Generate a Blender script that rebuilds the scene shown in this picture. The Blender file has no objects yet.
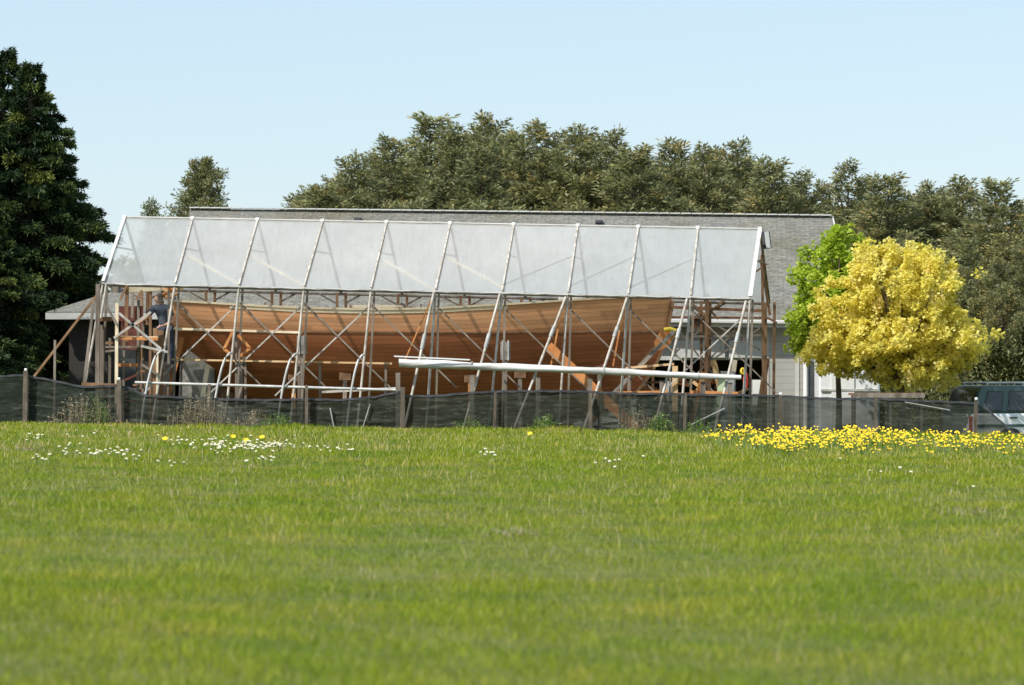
import bpy, bmesh, math, random
import numpy as np
from mathutils import Vector, Matrix

rng = np.random.default_rng(7)
random.seed(7)
scn = bpy.context.scene
COL = scn.collection
F_PX, CX, CY, HOR, CAM_Z = 3360.0, 512.0, 342.5, 356.0, 1.6
PITCH = math.atan((HOR - CY) / F_PX)

def at(px, py, Y):
    """world point seen at pixel (px, py) when its distance along y is Y"""
    dx, dz = (px - CX) / F_PX, (CY - py) / F_PX
    y = math.cos(PITCH) - dz * math.sin(PITCH)
    z = math.sin(PITCH) + dz * math.cos(PITCH)
    k = Y / y
    return Vector((dx * k, Y, CAM_Z + z * k))

def sstep(a, b, x):
    t = np.clip((x - a) / (b - a), 0, 1)
    return t * t * (3 - 2 * t)

def gz(x, y):
    """ground height: the field falls gently to the right, the yard past the fence lies lower"""
    return (-0.013 * np.clip(x, -14, 14) - 0.6 * sstep(72.3, 74.2, y)
            + 0.02 * np.sin(x * 0.9 + y * 0.37) * np.sin(y * 0.21 - x * 0.3))

# ---------------------------------------------------------------- materials
def new_mat(name):
    m = bpy.data.materials.new(name); m.use_nodes = True
    nt = m.node_tree; nt.nodes.clear()
    out = nt.nodes.new('ShaderNodeOutputMaterial')
    return m, nt, out

def N(nt, t, **kw):
    n = nt.nodes.new(t)
    for k, v in kw.items():
        if k in n.inputs: n.inputs[k].default_value = v
        else: setattr(n, k, v)
    return n

def ramp(nt, fac, stops):
    r = nt.nodes.new('ShaderNodeValToRGB')
    el = r.color_ramp.elements
    while len(el) < len(stops): el.new(0.5)
    for e, (p, c) in zip(el, stops):
        e.position = p; e.color = (c[0], c[1], c[2], 1)
    nt.links.new(fac, r.inputs['Fac'])
    return r.outputs['Color']

def obj_noise(nt, scale, detail=4, stretch=None, rough=0.6):
    tc = nt.nodes.new('ShaderNodeTexCoord'); src = tc.outputs['Object']
    if stretch:
        mp = nt.nodes.new('ShaderNodeMapping'); mp.inputs['Scale'].default_value = stretch
        nt.links.new(src, mp.inputs['Vector']); src = mp.outputs['Vector']
    n = N(nt, 'ShaderNodeTexNoise', Scale=scale, Detail=detail, Roughness=rough)
    nt.links.new(src, n.inputs['Vector'])
    return n.outputs['Fac']

def surf(name, c1, c2, scale=3, rough=0.75, stretch=None, metal=0.0, bump=0.0, spec=0.4):
    """two-tone weathered material driven by noise"""
    m, nt, out = new_mat(name)
    f = obj_noise(nt, scale, 5, stretch)
    col = ramp(nt, f, [(0.3, c1), (0.7, c2)])
    p = N(nt, 'ShaderNodeBsdfPrincipled', Roughness=rough, Metallic=metal)
    p.inputs['Specular IOR Level'].default_value = spec
    nt.links.new(col, p.inputs['Base Color'])
    if bump:
        b = N(nt, 'ShaderNodeBump', Strength=bump, Distance=0.02)
        nt.links.new(f, b.inputs['Height']); nt.links.new(b.outputs['Normal'], p.inputs['Normal'])
    nt.links.new(p.outputs['BSDF'], out.inputs['Surface'])
    return m

def leaf_mat(name, stops, trans=0.35, patch=0.0, pscale=0.5, rough=0.55, gloss=0.05, pstops=None):
    """leaf colours picked per leaf through the 'rnd' attribute, shifted by slow patches"""
    m, nt, out = new_mat(name)
    a = nt.nodes.new('ShaderNodeAttribute'); a.attribute_name = 'rnd'
    col = ramp(nt, a.outputs['Fac'], stops)
    if pstops:
        f = obj_noise(nt, pscale, 4)
        pc = ramp(nt, f, pstops)
        mx = N(nt, 'ShaderNodeMix', data_type='RGBA', blend_type='MULTIPLY')
        mx.inputs[0].default_value = patch
        nt.links.new(col, mx.inputs[6]); nt.links.new(pc, mx.inputs[7])
        col = mx.outputs[2]
    d = N(nt, 'ShaderNodeBsdfDiffuse'); t = N(nt, 'ShaderNodeBsdfTranslucent')
    g = N(nt, 'ShaderNodeBsdfGlossy', Roughness=rough)
    g.inputs['Color'].default_value = (0.8, 0.85, 0.8, 1)
    nt.links.new(col, d.inputs['Color']); nt.links.new(col, t.inputs['Color'])
    s = N(nt, 'ShaderNodeMixShader'); s.inputs[0].default_value = trans
    nt.links.new(d.outputs[0], s.inputs[1]); nt.links.new(t.outputs[0], s.inputs[2])
    s2 = N(nt, 'ShaderNodeMixShader'); s2.inputs[0].default_value = gloss
    nt.links.new(s.outputs[0], s2.inputs[1]); nt.links.new(g.outputs[0], s2.inputs[2])
    nt.links.new(s2.outputs[0], out.inputs['Surface'])
    return m

M = {}
M['pole'] = surf('weathered_pole', (0.26, 0.23, 0.2), (0.62, 0.58, 0.53), 6, 0.6, (1, 1, 0.3))
M['pole_light'] = surf('pale_painted_pole', (0.24, 0.195, 0.15), (0.64, 0.59, 0.52), 7, 0.55, (1, 1, 0.5))
M['timber_grey'] = surf('grey_timber', (0.1, 0.08, 0.06), (0.3, 0.25, 0.2), 5, 0.85, (1, 1, 0.25), bump=0.3)
M['timber_brown'] = surf('brown_timber', (0.14, 0.07, 0.035), (0.33, 0.19, 0.1), 5, 0.85, (1, 1, 0.3), bump=0.3)
M['timber_new'] = surf('fresh_timber', (0.5, 0.3, 0.13), (0.75, 0.53, 0.3), 4, 0.75, (0.4, 1, 1))
M['timber_orange'] = surf('orange_timber', (0.42, 0.14, 0.04), (0.66, 0.3, 0.1), 4, 0.75, (0.4, 1, 1))
M['blond'] = surf('blond_timber', (0.6, 0.46, 0.29), (0.86, 0.75, 0.56), 2.5, 0.75, (0.5, 1, 1))
M['conduit'] = surf('galvanised_conduit', (0.36, 0.35, 0.33), (0.6, 0.59, 0.56), 5, 0.45, metal=0.15)
M['rust'] = surf('rusty_pipe', (0.12, 0.045, 0.02), (0.33, 0.16, 0.09), 7, 0.8)
M['dark_metal'] = surf('dark_metal', (0.03, 0.03, 0.035), (0.09, 0.09, 0.1), 5, 0.5)
M['grey_panel'] = surf('grey_primer', (0.12, 0.115, 0.105), (0.36, 0.34, 0.3), 7, 0.8)
M['white'] = surf('white_paint', (0.72, 0.72, 0.7), (0.83, 0.83, 0.81), 2, 0.45)
M['red'] = surf('red_plastic', (0.5, 0.04, 0.03), (0.65, 0.08, 0.05), 5, 0.5)
M['yellow'] = surf('yellow_plastic', (0.6, 0.42, 0.03), (0.75, 0.55, 0.06), 5, 0.5)
M['pale_green'] = surf('pale_green_paint', (0.4, 0.5, 0.3), (0.55, 0.62, 0.42), 4, 0.7)
M['maroon'] = surf('maroon_board', (0.08, 0.02, 0.015), (0.17, 0.055, 0.035), 6, 0.8)
M['bark'] = surf('bark', (0.07, 0.05, 0.035), (0.2, 0.15, 0.11), 9, 0.95, (1, 1, 0.3), bump=0.6)
M['fence_post'] = surf('fence_post_wood', (0.045, 0.035, 0.025), (0.2, 0.16, 0.12), 8, 0.9, (1, 1, 0.3), bump=0.4)
M['fascia'] = surf('fascia_paint', (0.5, 0.5, 0.48), (0.66, 0.66, 0.63), 1.2, 0.5, (0.3, 1, 1))
M['trim'] = surf('trim_paint', (0.42, 0.42, 0.4), (0.55, 0.55, 0.52), 3, 0.6)
M['car_green'] = surf('dark_green_car_paint', (0.035, 0.075, 0.065), (0.045, 0.09, 0.08), 1, 0.28, spec=0.6)
M['car_white'] = surf('white_car_paint', (0.74, 0.75, 0.76), (0.8, 0.81, 0.82), 1, 0.3, spec=0.5)
M['rubber'] = surf('tyre_rubber', (0.015, 0.015, 0.015), (0.04, 0.04, 0.04), 9, 0.9)
M['glass_dark'] = surf('tinted_glass', (0.02, 0.025, 0.025), (0.045, 0.055, 0.055), 2.5, 0.08, spec=0.7)
M['lens_red'] = surf('red_lens', (0.4, 0.02, 0.02), (0.5, 0.03, 0.03), 3, 0.2)
M['door_blue'] = surf('slate_blue_paint', (0.12, 0.15, 0.19), (0.19, 0.22, 0.27), 3, 0.5)
M['skin'] = surf('skin', (0.5, 0.28, 0.19), (0.58, 0.34, 0.24), 9, 0.6)
M['shirt'] = surf('slate_shirt', (0.05, 0.06, 0.08), (0.1, 0.115, 0.145), 12, 0.9)
M['jeans'] = surf('dark_jeans', (0.03, 0.04, 0.07), (0.06, 0.08, 0.12), 14, 0.9)
M['hair'] = surf('grey_brown_hair', (0.06, 0.045, 0.035), (0.14, 0.11, 0.09), 20, 0.8)
M['shoe'] = surf('brown_leather', (0.05, 0.03, 0.02), (0.09, 0.06, 0.04), 9, 0.6)
M['daisy'] = surf('daisy_petal', (0.72, 0.72, 0.7), (0.82, 0.82, 0.8), 20, 0.7)
M['yolk'] = surf('flower_yellow', (0.75, 0.5, 0.01), (0.88, 0.66, 0.02), 20, 0.6)
M['stem'] = surf('flower_stem', (0.07, 0.13, 0.02), (0.13, 0.2, 0.04), 20, 0.7)
M['tarp_seam'] = surf('tarp_binding', (0.25, 0.25, 0.24), (0.45, 0.45, 0.43), 6, 0.6)

# translucent poly film
def film_mat(name, clear, tint=(0.74, 0.77, 0.78)):
    m, nt, out = new_mat(name)
    f = obj_noise(nt, 2.2, 6, (1.6, 0.5, 0.5), 0.7)
    col = ramp(nt, f, [(0.3, tuple(c * 0.88 for c in tint)), (0.5, tuple(c * 0.96 for c in tint)), (0.7, tint)])
    d = N(nt, 'ShaderNodeBsdfDiffuse'); t = N(nt, 'ShaderNodeBsdfTranslucent')
    nt.links.new(col, d.inputs['Color']); nt.links.new(col, t.inputs['Color'])
    a = N(nt, 'ShaderNodeMixShader'); a.inputs[0].default_value = 0.5
    nt.links.new(d.outputs[0], a.inputs[1]); nt.links.new(t.outputs[0], a.inputs[2])
    g = N(nt, 'ShaderNodeBsdfGlossy', Roughness=0.22)
    bn = obj_noise(nt, 3.2, 4, (1.8, 0.4, 0.4), 0.6); bp = N(nt, 'ShaderNodeBump', Strength=0.45, Distance=0.05)
    nt.links.new(bn, bp.inputs['Height'])
    for q in (d, t, g): nt.links.new(bp.outputs['Normal'], q.inputs['Normal'])
    b = N(nt, 'ShaderNodeMixShader'); b.inputs[0].default_value = 0.06
    nt.links.new(a.outputs[0], b.inputs[1]); nt.links.new(g.outputs[0], b.inputs[2])
    tr = N(nt, 'ShaderNodeBsdfTransparent')
    f2 = obj_noise(nt, 0.9, 5, (1, 1, 1))
    mr = N(nt, 'ShaderNodeMapRange'); nt.links.new(f2, mr.inputs['Value'])
    mr.inputs['From Min'].default_value = 0.3; mr.inputs['From Max'].default_value = 0.7
    mr.inputs['To Min'].default_value = clear - 0.07; mr.inputs['To Max'].default_value = clear + 0.07
    c = N(nt, 'ShaderNodeMixShader'); nt.links.new(mr.outputs[0], c.inputs[0])
    nt.links.new(b.outputs[0], c.inputs[1]); nt.links.new(tr.outputs[0], c.inputs[2])
    nt.links.new(c.outputs[0], out.inputs['Surface'])
    return m
M['film'] = film_mat('poly_film', 0.4, (0.75, 0.78, 0.79))
M['film_roll'] = surf('rolled_film', (0.45, 0.44, 0.41), (0.74, 0.73, 0.7), 2.2, 0.45, (0.5, 1, 3))

# see-through mesh of the silt fence
def mesh_mat():
    m, nt, out = new_mat('fence_mesh')
    f = obj_noise(nt, 6.5, 9, (0.4, 1, 2.4), 0.82)
    col = ramp(nt, f, [(0.3, (0.009, 0.014, 0.01)), (0.53, (0.03, 0.038, 0.028)), (0.62, (0.09, 0.096, 0.075)), (0.73, (0.3, 0.29, 0.24))])
    p = N(nt, 'ShaderNodeBsdfPrincipled', Roughness=0.85); p.inputs['Specular IOR Level'].default_value = 0.15
    nt.links.new(col, p.inputs['Base Color'])
    tr = N(nt, 'ShaderNodeBsdfTransparent')
    f2 = obj_noise(nt, 1.4, 3, (1, 1, 1))
    mr = N(nt, 'ShaderNodeMapRange'); nt.links.new(f2, mr.inputs['Value'])
    mr.inputs['To Min'].default_value = 0.04; mr.inputs['To Max'].default_value = 0.31
    s = N(nt, 'ShaderNodeMixShader'); nt.links.new(mr.outputs[0], s.inputs[0])
    nt.links.new(p.outputs[0], s.inputs[1]); nt.links.new(tr.outputs[0], s.inputs[2])
    nt.links.new(s.outputs[0], out.inputs['Surface'])
    return m
M['mesh'] = mesh_mat()

def shingle_mat():
    m, nt, out = new_mat('asphalt_shingles')
    tc = nt.nodes.new('ShaderNodeTexCoord')
    br = N(nt, 'ShaderNodeTexBrick', Scale=1.0, offset=0.5)
    br.inputs['Color1'].default_value = (0.165, 0.16, 0.148, 1)
    br.inputs['Color2'].default_value = (0.225, 0.218, 0.202, 1)
    br.inputs['Mortar'].default_value = (0.135, 0.13, 0.12, 1)
    br.inputs['Mortar Size'].default_value = 0.012
    br.inputs['Brick Width'].default_value = 0.24; br.inputs['Row Height'].default_value = 0.105
    nt.links.new(tc.outputs['UV'], br.inputs['Vector'])
    f = obj_noise(nt, 0.55, 5)
    moss = ramp(nt, f, [(0.4, (1, 1, 1)), (0.55, (0.92, 0.9, 0.8)), (0.68, (0.7, 0.64, 0.46))])
    mx = N(nt, 'ShaderNodeMix', data_type='RGBA', blend_type='MULTIPLY'); mx.inputs[0].default_value = 0.8
    nt.links.new(br.outputs['Color'], mx.inputs[6]); nt.links.new(moss, mx.inputs[7])
    f3 = obj_noise(nt, 9, 4)
    sp = ramp(nt, f3, [(0.35, (0.7, 0.7, 0.7)), (0.65, (1.15, 1.15, 1.13))])
    mx2 = N(nt, 'ShaderNodeMix', data_type='RGBA', blend_type='MULTIPLY'); mx2.inputs[0].default_value = 1
    nt.links.new(mx.outputs[2], mx2.inputs[6]); nt.links.new(sp, mx2.inputs[7])
    p = N(nt, 'ShaderNodeBsdfPrincipled', Roughness=0.9)
    nt.links.new(mx2.outputs[2], p.inputs['Base Color'])
    bp = N(nt, 'ShaderNodeBump', Strength=0.4, Distance=0.02)
    nt.links.new(br.outputs['Fac'], bp.inputs['Height']); nt.links.new(bp.outputs['Normal'], p.inputs['Normal'])
    nt.links.new(p.outputs[0], out.inputs['Surface'])
    return m
M['shingle'] = shingle_mat()

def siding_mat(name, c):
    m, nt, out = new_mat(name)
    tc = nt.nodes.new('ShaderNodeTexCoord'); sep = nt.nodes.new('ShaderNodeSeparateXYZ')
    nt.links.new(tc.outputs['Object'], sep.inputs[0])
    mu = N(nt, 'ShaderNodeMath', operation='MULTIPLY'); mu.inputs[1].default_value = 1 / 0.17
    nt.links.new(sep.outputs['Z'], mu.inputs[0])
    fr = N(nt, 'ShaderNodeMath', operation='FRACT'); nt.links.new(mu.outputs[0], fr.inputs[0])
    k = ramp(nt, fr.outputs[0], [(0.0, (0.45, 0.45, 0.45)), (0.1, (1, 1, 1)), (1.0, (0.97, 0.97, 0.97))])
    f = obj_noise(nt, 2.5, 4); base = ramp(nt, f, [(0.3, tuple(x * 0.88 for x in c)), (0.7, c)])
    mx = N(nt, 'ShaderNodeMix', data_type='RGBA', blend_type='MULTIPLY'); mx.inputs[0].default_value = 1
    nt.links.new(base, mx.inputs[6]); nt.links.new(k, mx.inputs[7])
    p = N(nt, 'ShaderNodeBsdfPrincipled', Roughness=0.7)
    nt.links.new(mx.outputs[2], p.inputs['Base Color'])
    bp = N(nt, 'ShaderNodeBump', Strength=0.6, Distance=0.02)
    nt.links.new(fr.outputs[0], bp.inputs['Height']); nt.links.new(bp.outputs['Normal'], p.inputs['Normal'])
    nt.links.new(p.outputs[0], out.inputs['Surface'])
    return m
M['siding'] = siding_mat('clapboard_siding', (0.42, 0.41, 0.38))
M['siding_shade'] = siding_mat('shade_dark_siding', (0.045, 0.038, 0.033))  # shade on the wing and the garage back is painted in as near-black

def hull_mat():
    m, nt, out = new_mat('hull_planking')
    uv = nt.nodes.new('ShaderNodeUVMap'); uv.uv_map = 'UVMap'
    sep = nt.nodes.new('ShaderNodeSeparateXYZ'); nt.links.new(uv.outputs[0], sep.inputs[0])
    rows = N(nt, 'ShaderNodeMath', operation='MULTIPLY'); rows.inputs[1].default_value = 38
    nt.links.new(sep.outputs['Y'], rows.inputs[0])
    fr = N(nt, 'ShaderNodeMath', operation='FRACT'); nt.links.new(rows.outputs[0], fr.inputs[0])
    fl = N(nt, 'ShaderNodeMath', operation='FLOOR'); nt.links.new(rows.outputs[0], fl.inputs[0])
    # butt joints: plank length ~ 2.4 m staggered per strake
    st = N(nt, 'ShaderNodeMath', operation='MULTIPLY'); st.inputs[1].default_value = 0.381
    nt.links.new(fl.outputs[0], st.inputs[0])
    xs = N(nt, 'ShaderNodeMath', operation='ADD'); nt.links.new(sep.outputs['X'], xs.inputs[0]); nt.links.new(st.outputs[0], xs.inputs[1])
    xm = N(nt, 'ShaderNodeMath', operation='MULTIPLY'); xm.inputs[1].default_value = 4.2
    nt.links.new(xs.outputs[0], xm.inputs[0])
    xf = N(nt, 'ShaderNodeMath', operation='FLOOR'); nt.links.new(xm.outputs[0], xf.inputs[0])
    cb = nt.nodes.new('ShaderNodeCombineXYZ'); nt.links.new(xf.outputs[0], cb.inputs[0]); nt.links.new(fl.outputs[0], cb.inputs[1])
    wn = nt.nodes.new('ShaderNodeTexWhiteNoise'); nt.links.new(cb.outputs[0], wn.inputs['Vector'])
    tone = ramp(nt, wn.outputs['Value'], [(0.0, (0.8, 0.77, 0.75)), (0.5, (1, 1, 1)), (1.0, (1.14, 1.12, 1.1))])
    seam = ramp(nt, fr.outputs[0], [(0.0, (0.45, 0.4, 0.38)), (0.12, (1, 1, 1)), (0.9, (1, 1, 1)), (1.0, (0.6, 0.55, 0.5))])
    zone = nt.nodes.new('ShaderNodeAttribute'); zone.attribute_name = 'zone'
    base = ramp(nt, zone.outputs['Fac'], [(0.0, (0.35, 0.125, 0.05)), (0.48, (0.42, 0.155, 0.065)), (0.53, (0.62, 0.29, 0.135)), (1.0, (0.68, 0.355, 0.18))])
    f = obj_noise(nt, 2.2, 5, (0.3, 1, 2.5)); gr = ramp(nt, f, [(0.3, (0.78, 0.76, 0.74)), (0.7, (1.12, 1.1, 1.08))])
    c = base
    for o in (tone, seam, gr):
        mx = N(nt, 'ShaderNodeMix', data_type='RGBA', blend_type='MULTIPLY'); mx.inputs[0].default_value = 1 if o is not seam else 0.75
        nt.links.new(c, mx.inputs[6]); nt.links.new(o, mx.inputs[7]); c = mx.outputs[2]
    p = N(nt, 'ShaderNodeBsdfPrincipled', Roughness=0.6); p.inputs['Specular IOR Level'].default_value = 0.3
    nt.links.new(c, p.inputs['Base Color'])
    nt.links.new(p.outputs[0], out.inputs['Surface'])
    return m
M['hull'] = hull_mat()

M['ground'] = surf('meadow_soil', (0.07, 0.085, 0.012), (0.15, 0.16, 0.025), 1.5, 0.95)
GR = [(0.0, (0.07, 0.13, 0.006)), (0.3, (0.145, 0.215, 0.009)), (0.6, (0.27, 0.33, 0.014)), (0.8, (0.42, 0.44, 0.05)), (0.9, (0.55, 0.45, 0.18)), (1.0, (0.72, 0.64, 0.36))]
M['grass'] = leaf_mat('meadow_grass', GR, 0.35, 1.0, 0.65, gloss=0.012, pstops=[(0.34, (0.66, 0.84, 0.5)), (0.46, (0.95, 1.0, 0.85)), (0.54, (1.1, 1.04, 1.1)), (0.66, (1.4, 1.14, 2.0))])
M['weed'] = leaf_mat('weed_leaf', [(0, (0.05, 0.11, 0.015)), (0.6, (0.12, 0.22, 0.03)), (1, (0.3, 0.32, 0.1))], 0.35)
M['dry'] = leaf_mat('dry_brush', [(0, (0.13, 0.1, 0.06)), (0.6, (0.28, 0.22, 0.14)), (1, (0.5, 0.42, 0.28))], 0.2)
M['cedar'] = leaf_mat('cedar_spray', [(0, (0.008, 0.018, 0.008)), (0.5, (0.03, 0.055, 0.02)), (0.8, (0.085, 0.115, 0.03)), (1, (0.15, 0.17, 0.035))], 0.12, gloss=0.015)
M['pine'] = leaf_mat('pine_needle', [(0, (0.13, 0.14, 0.07)), (0.5, (0.23, 0.235, 0.11)), (0.82, (0.33, 0.32, 0.13)), (0.93, (0.38, 0.3, 0.1)), (1, (0.44, 0.32, 0.12))], 0.35, 0.8, 0.35,
                    pstops=[(0.3, (0.75, 0.85, 0.85)), (0.5, (1, 1, 0.95)), (0.7, (1.25, 1.1, 0.8))], gloss=0.03)
M['gold'] = leaf_mat('golden_leaf', [(0, (0.64, 0.54, 0.05)), (0.5, (0.88, 0.79, 0.18)), (0.85, (0.92, 0.84, 0.33)), (1, (0.92, 0.72, 0.34))], 0.55, gloss=0.02)
M['lime'] = leaf_mat('lime_leaf', [(0, (0.24, 0.34, 0.02)), (0.5, (0.42, 0.54, 0.04)), (1, (0.6, 0.68, 0.1))], 0.5, gloss=0.02)

# ---------------------------------------------------------------- object helpers
def tag(o, label=None, cat=None, group=None, kind=None):
    for k, v in (('label', label), ('category', cat), ('group', group), ('kind', kind)):
        if v: o[k] = v
    return o

def empty(name, loc, rz=0.0):
    o = bpy.data.objects.new(name, None); COL.objects.link(o)
    o.location = loc; o.rotation_euler = (0, 0, rz); o.empty_display_size = 0.3
    return o

def root_off(parent):
    v = Vector((0, 0, 0))
    while parent is not None:
        v += parent.location; parent = parent.parent
    return v

def copy_tree(o, parent=None):
    c = o.copy(); COL.objects.link(c); c.parent = parent
    for ch in [x for x in bpy.data.objects if x.parent == o]:
        copy_tree(ch, c)
    return c

def link_mesh(name, me, mat, parent=None):
    o = bpy.data.objects.new(name, me); COL.objects.link(o)
    if mat: me.materials.append(mat)
    if parent is not None: o.parent = parent
    return o

def faces_mesh(name, V, rnd=None):
    """V: (n, k, 3) one k-gon per row"""
    n, k, _ = V.shape
    me = bpy.data.meshes.new(name)
    me.vertices.add(n * k); me.vertices.foreach_set('co', V.reshape(-1).astype(np.float32))
    me.loops.add(n * k); me.loops.foreach_set('vertex_index', np.arange(n * k, dtype=np.int32))
    me.polygons.add(n); me.polygons.foreach_set('loop_start', np.arange(0, n * k, k, dtype=np.int32))
    if rnd is not None:
        a = me.attributes.new('rnd', 'FLOAT', 'POINT'); a.data.foreach_set('value', np.repeat(rnd, k).astype(np.float32))
    me.update(calc_edges=True)
    return me

class MB:
    """collects shapes, builds one mesh object"""
    def __init__(s): s.v = []; s.f = []; s.sm = []
    def add(s, vs, fs, smooth=False):
        b = len(s.v); s.v += [tuple(v) for v in vs]
        s.f += [tuple(b + i for i in f) for f in fs]; s.sm += [smooth] * len(fs)
        return s
    def box(s, lo, hi, m=None):
        x0, y0, z0 = lo; x1, y1, z1 = hi
        vs = [Vector(p) for p in ((x0,y0,z0),(x1,y0,z0),(x1,y1,z0),(x0,y1,z0),(x0,y0,z1),(x1,y0,z1),(x1,y1,z1),(x0,y1,z1))]
        if m: vs = [m @ v for v in vs]
        return s.add(vs, [(0,3,2,1),(4,5,6,7),(0,1,5,4),(1,2,6,5),(2,3,7,6),(3,0,4,7)])
    def bar(s, a, b, w, h=None, up=Vector((0, 0, 1))):
        """rectangular timber from a to b: w sideways, h along up"""
        h = h or w; a = Vector(a); b = Vector(b); d = (b - a).normalized()
        if abs(d.dot(up)) > 0.97: up = Vector((0, 1, 0))
        x = d.cross(up).normalized() * w / 2; y = x.cross(d).normalized() * h / 2
        vs = [p + sx * x + sy * y for p in (a, b) for sx, sy in ((-1,-1),(1,-1),(1,1),(-1,1))]
        return s.add(vs, [(0,1,2,3)[::-1],(4,5,6,7),(0,1,5,4),(1,2,6,5),(2,3,7,6),(3,0,4,7)])
    def tube(s, pts, r, n=8, r2=None, caps=True):
        pts = [Vector(p) for p in pts]; k = len(pts); rings = []
        for i, p in enumerate(pts):
            d = (pts[min(i+1, k-1)] - pts[max(i-1, 0)]).normalized()
            up = Vector((0, 1, 0)) if abs(d.z) > 0.7 else Vector((0, 0, 1))
            x = d.cross(up).normalized(); y = x.cross(d)
            rr = r + ((r2 if r2 is not None else r) - r) * i / max(k - 1, 1)
            rings.append([p + (x * math.cos(2*math.pi*j/n) + y * math.sin(2*math.pi*j/n)) * rr for j in range(n)])
        vs = [v for q in rings for v in q]
        fs = [(i*n+j, i*n+(j+1) % n, (i+1)*n+(j+1) % n, (i+1)*n+j) for i in range(k-1) for j in range(n)]
        s.add(vs, fs, True)
        if caps: s.add(rings[0], [tuple(range(n))[::-1]]); s.add(rings[-1], [tuple(range(n))])
        return s
    def quad(s, *p): return s.add(p, [tuple(range(len(p)))])
    def prism(s, pts, d):
        d = Vector(d); n = len(pts); a = [Vector(p) for p in pts]; b = [p + d for p in a]
        return s.add(a + b, [tuple(range(n))[::-1], tuple(range(n, 2*n))] + [(i, (i+1) % n, n+(i+1) % n, n+i) for i in range(n)])
    def grid(s, P, smooth=True):
        r, c = len(P), len(P[0])
        return s.add([p for row in P for p in row], [(i*c+j, i*c+j+1, (i+1)*c+j+1, (i+1)*c+j) for i in range(r-1) for j in range(c-1)], smooth)
    def build(s, name, mat, parent=None, bevel=0.0, local=False):
        off = Vector((0, 0, 0)) if (parent is None or local) else root_off(parent)
        me = bpy.data.meshes.new(name)
        me.from_pydata([(v[0]-off.x, v[1]-off.y, v[2]-off.z) for v in s.v], [], s.f)
        me.polygons.foreach_set('use_smooth', s.sm)
        me.validate()
        bm = bmesh.new(); bm.from_mesh(me); bmesh.ops.recalc_face_normals(bm, faces=bm.faces[:]); bm.to_mesh(me); bm.free()
        o = link_mesh(name, me, M[mat] if isinstance(mat, str) else mat, parent)
        if bevel:
            b = o.modifiers.new('bevel', 'BEVEL'); b.width = bevel; b.segments = 2; b.limit_method = 'ANGLE'
        return o

# ---------------------------------------------------------------- ground
def build_ground():
    xs = np.concatenate([[-2500, -800, -250, -90, -45], np.arange(-26, 27, 0.75), [45, 90, 250, 800, 2500]])
    ys = np.concatenate([[-60, -20, 0, 5], np.arange(8, 96, 0.75), [105, 125, 160, 250, 600, 1500, 4000]])
    X, Y = np.meshgrid(xs, ys); Z = gz(X, Y)
    nx, ny = len(xs), len(ys)
    me = bpy.data.meshes.new('field')
    vs = np.stack([X, Y, Z], -1).reshape(-1, 3)
    fs = [(j*nx+i, j*nx+i+1, (j+1)*nx+i+1, (j+1)*nx+i) for j in range(ny-1) for i in range(nx-1)]
    me.from_pydata(vs.tolist(), [], fs); me.polygons.foreach_set('use_smooth', [True] * len(fs))
    tag(link_mesh('ground', me, M['ground']), kind='structure')
build_ground()

def blades(x, y, h, w, lean=0.35, rnd=None):
    """tapered grass blades of two quads rooted on the ground at x, y"""
    n = len(x); z = gz(x, y) - 0.01
    a = rng.uniform(0, 2*np.pi, n); la = rng.uniform(0, 2*np.pi, n); l = h * rng.uniform(0.05, lean*2, n)
    base = np.stack([x, y, z], -1); side = np.stack([np.cos(a), np.sin(a), 0*a], -1) * (w/2)[:, None]
    mid = base + np.stack([np.cos(la)*l*0.3, np.sin(la)*l*0.3, h*0.55], -1)
    tip = base + np.stack([np.cos(la)*l, np.sin(la)*l, h], -1)
    q1 = np.stack([base-side, base+side, mid+side*0.85, mid-side*0.85], 1)
    q2 = np.stack([mid-side*0.85, mid+side*0.85, tip+side*0.12, tip-side*0.12], 1)
    if rnd is None: rnd = rng.uniform(0, 0.8, n)
    return np.concatenate([q1, q2]), np.concatenate([rnd, rnd])

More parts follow.
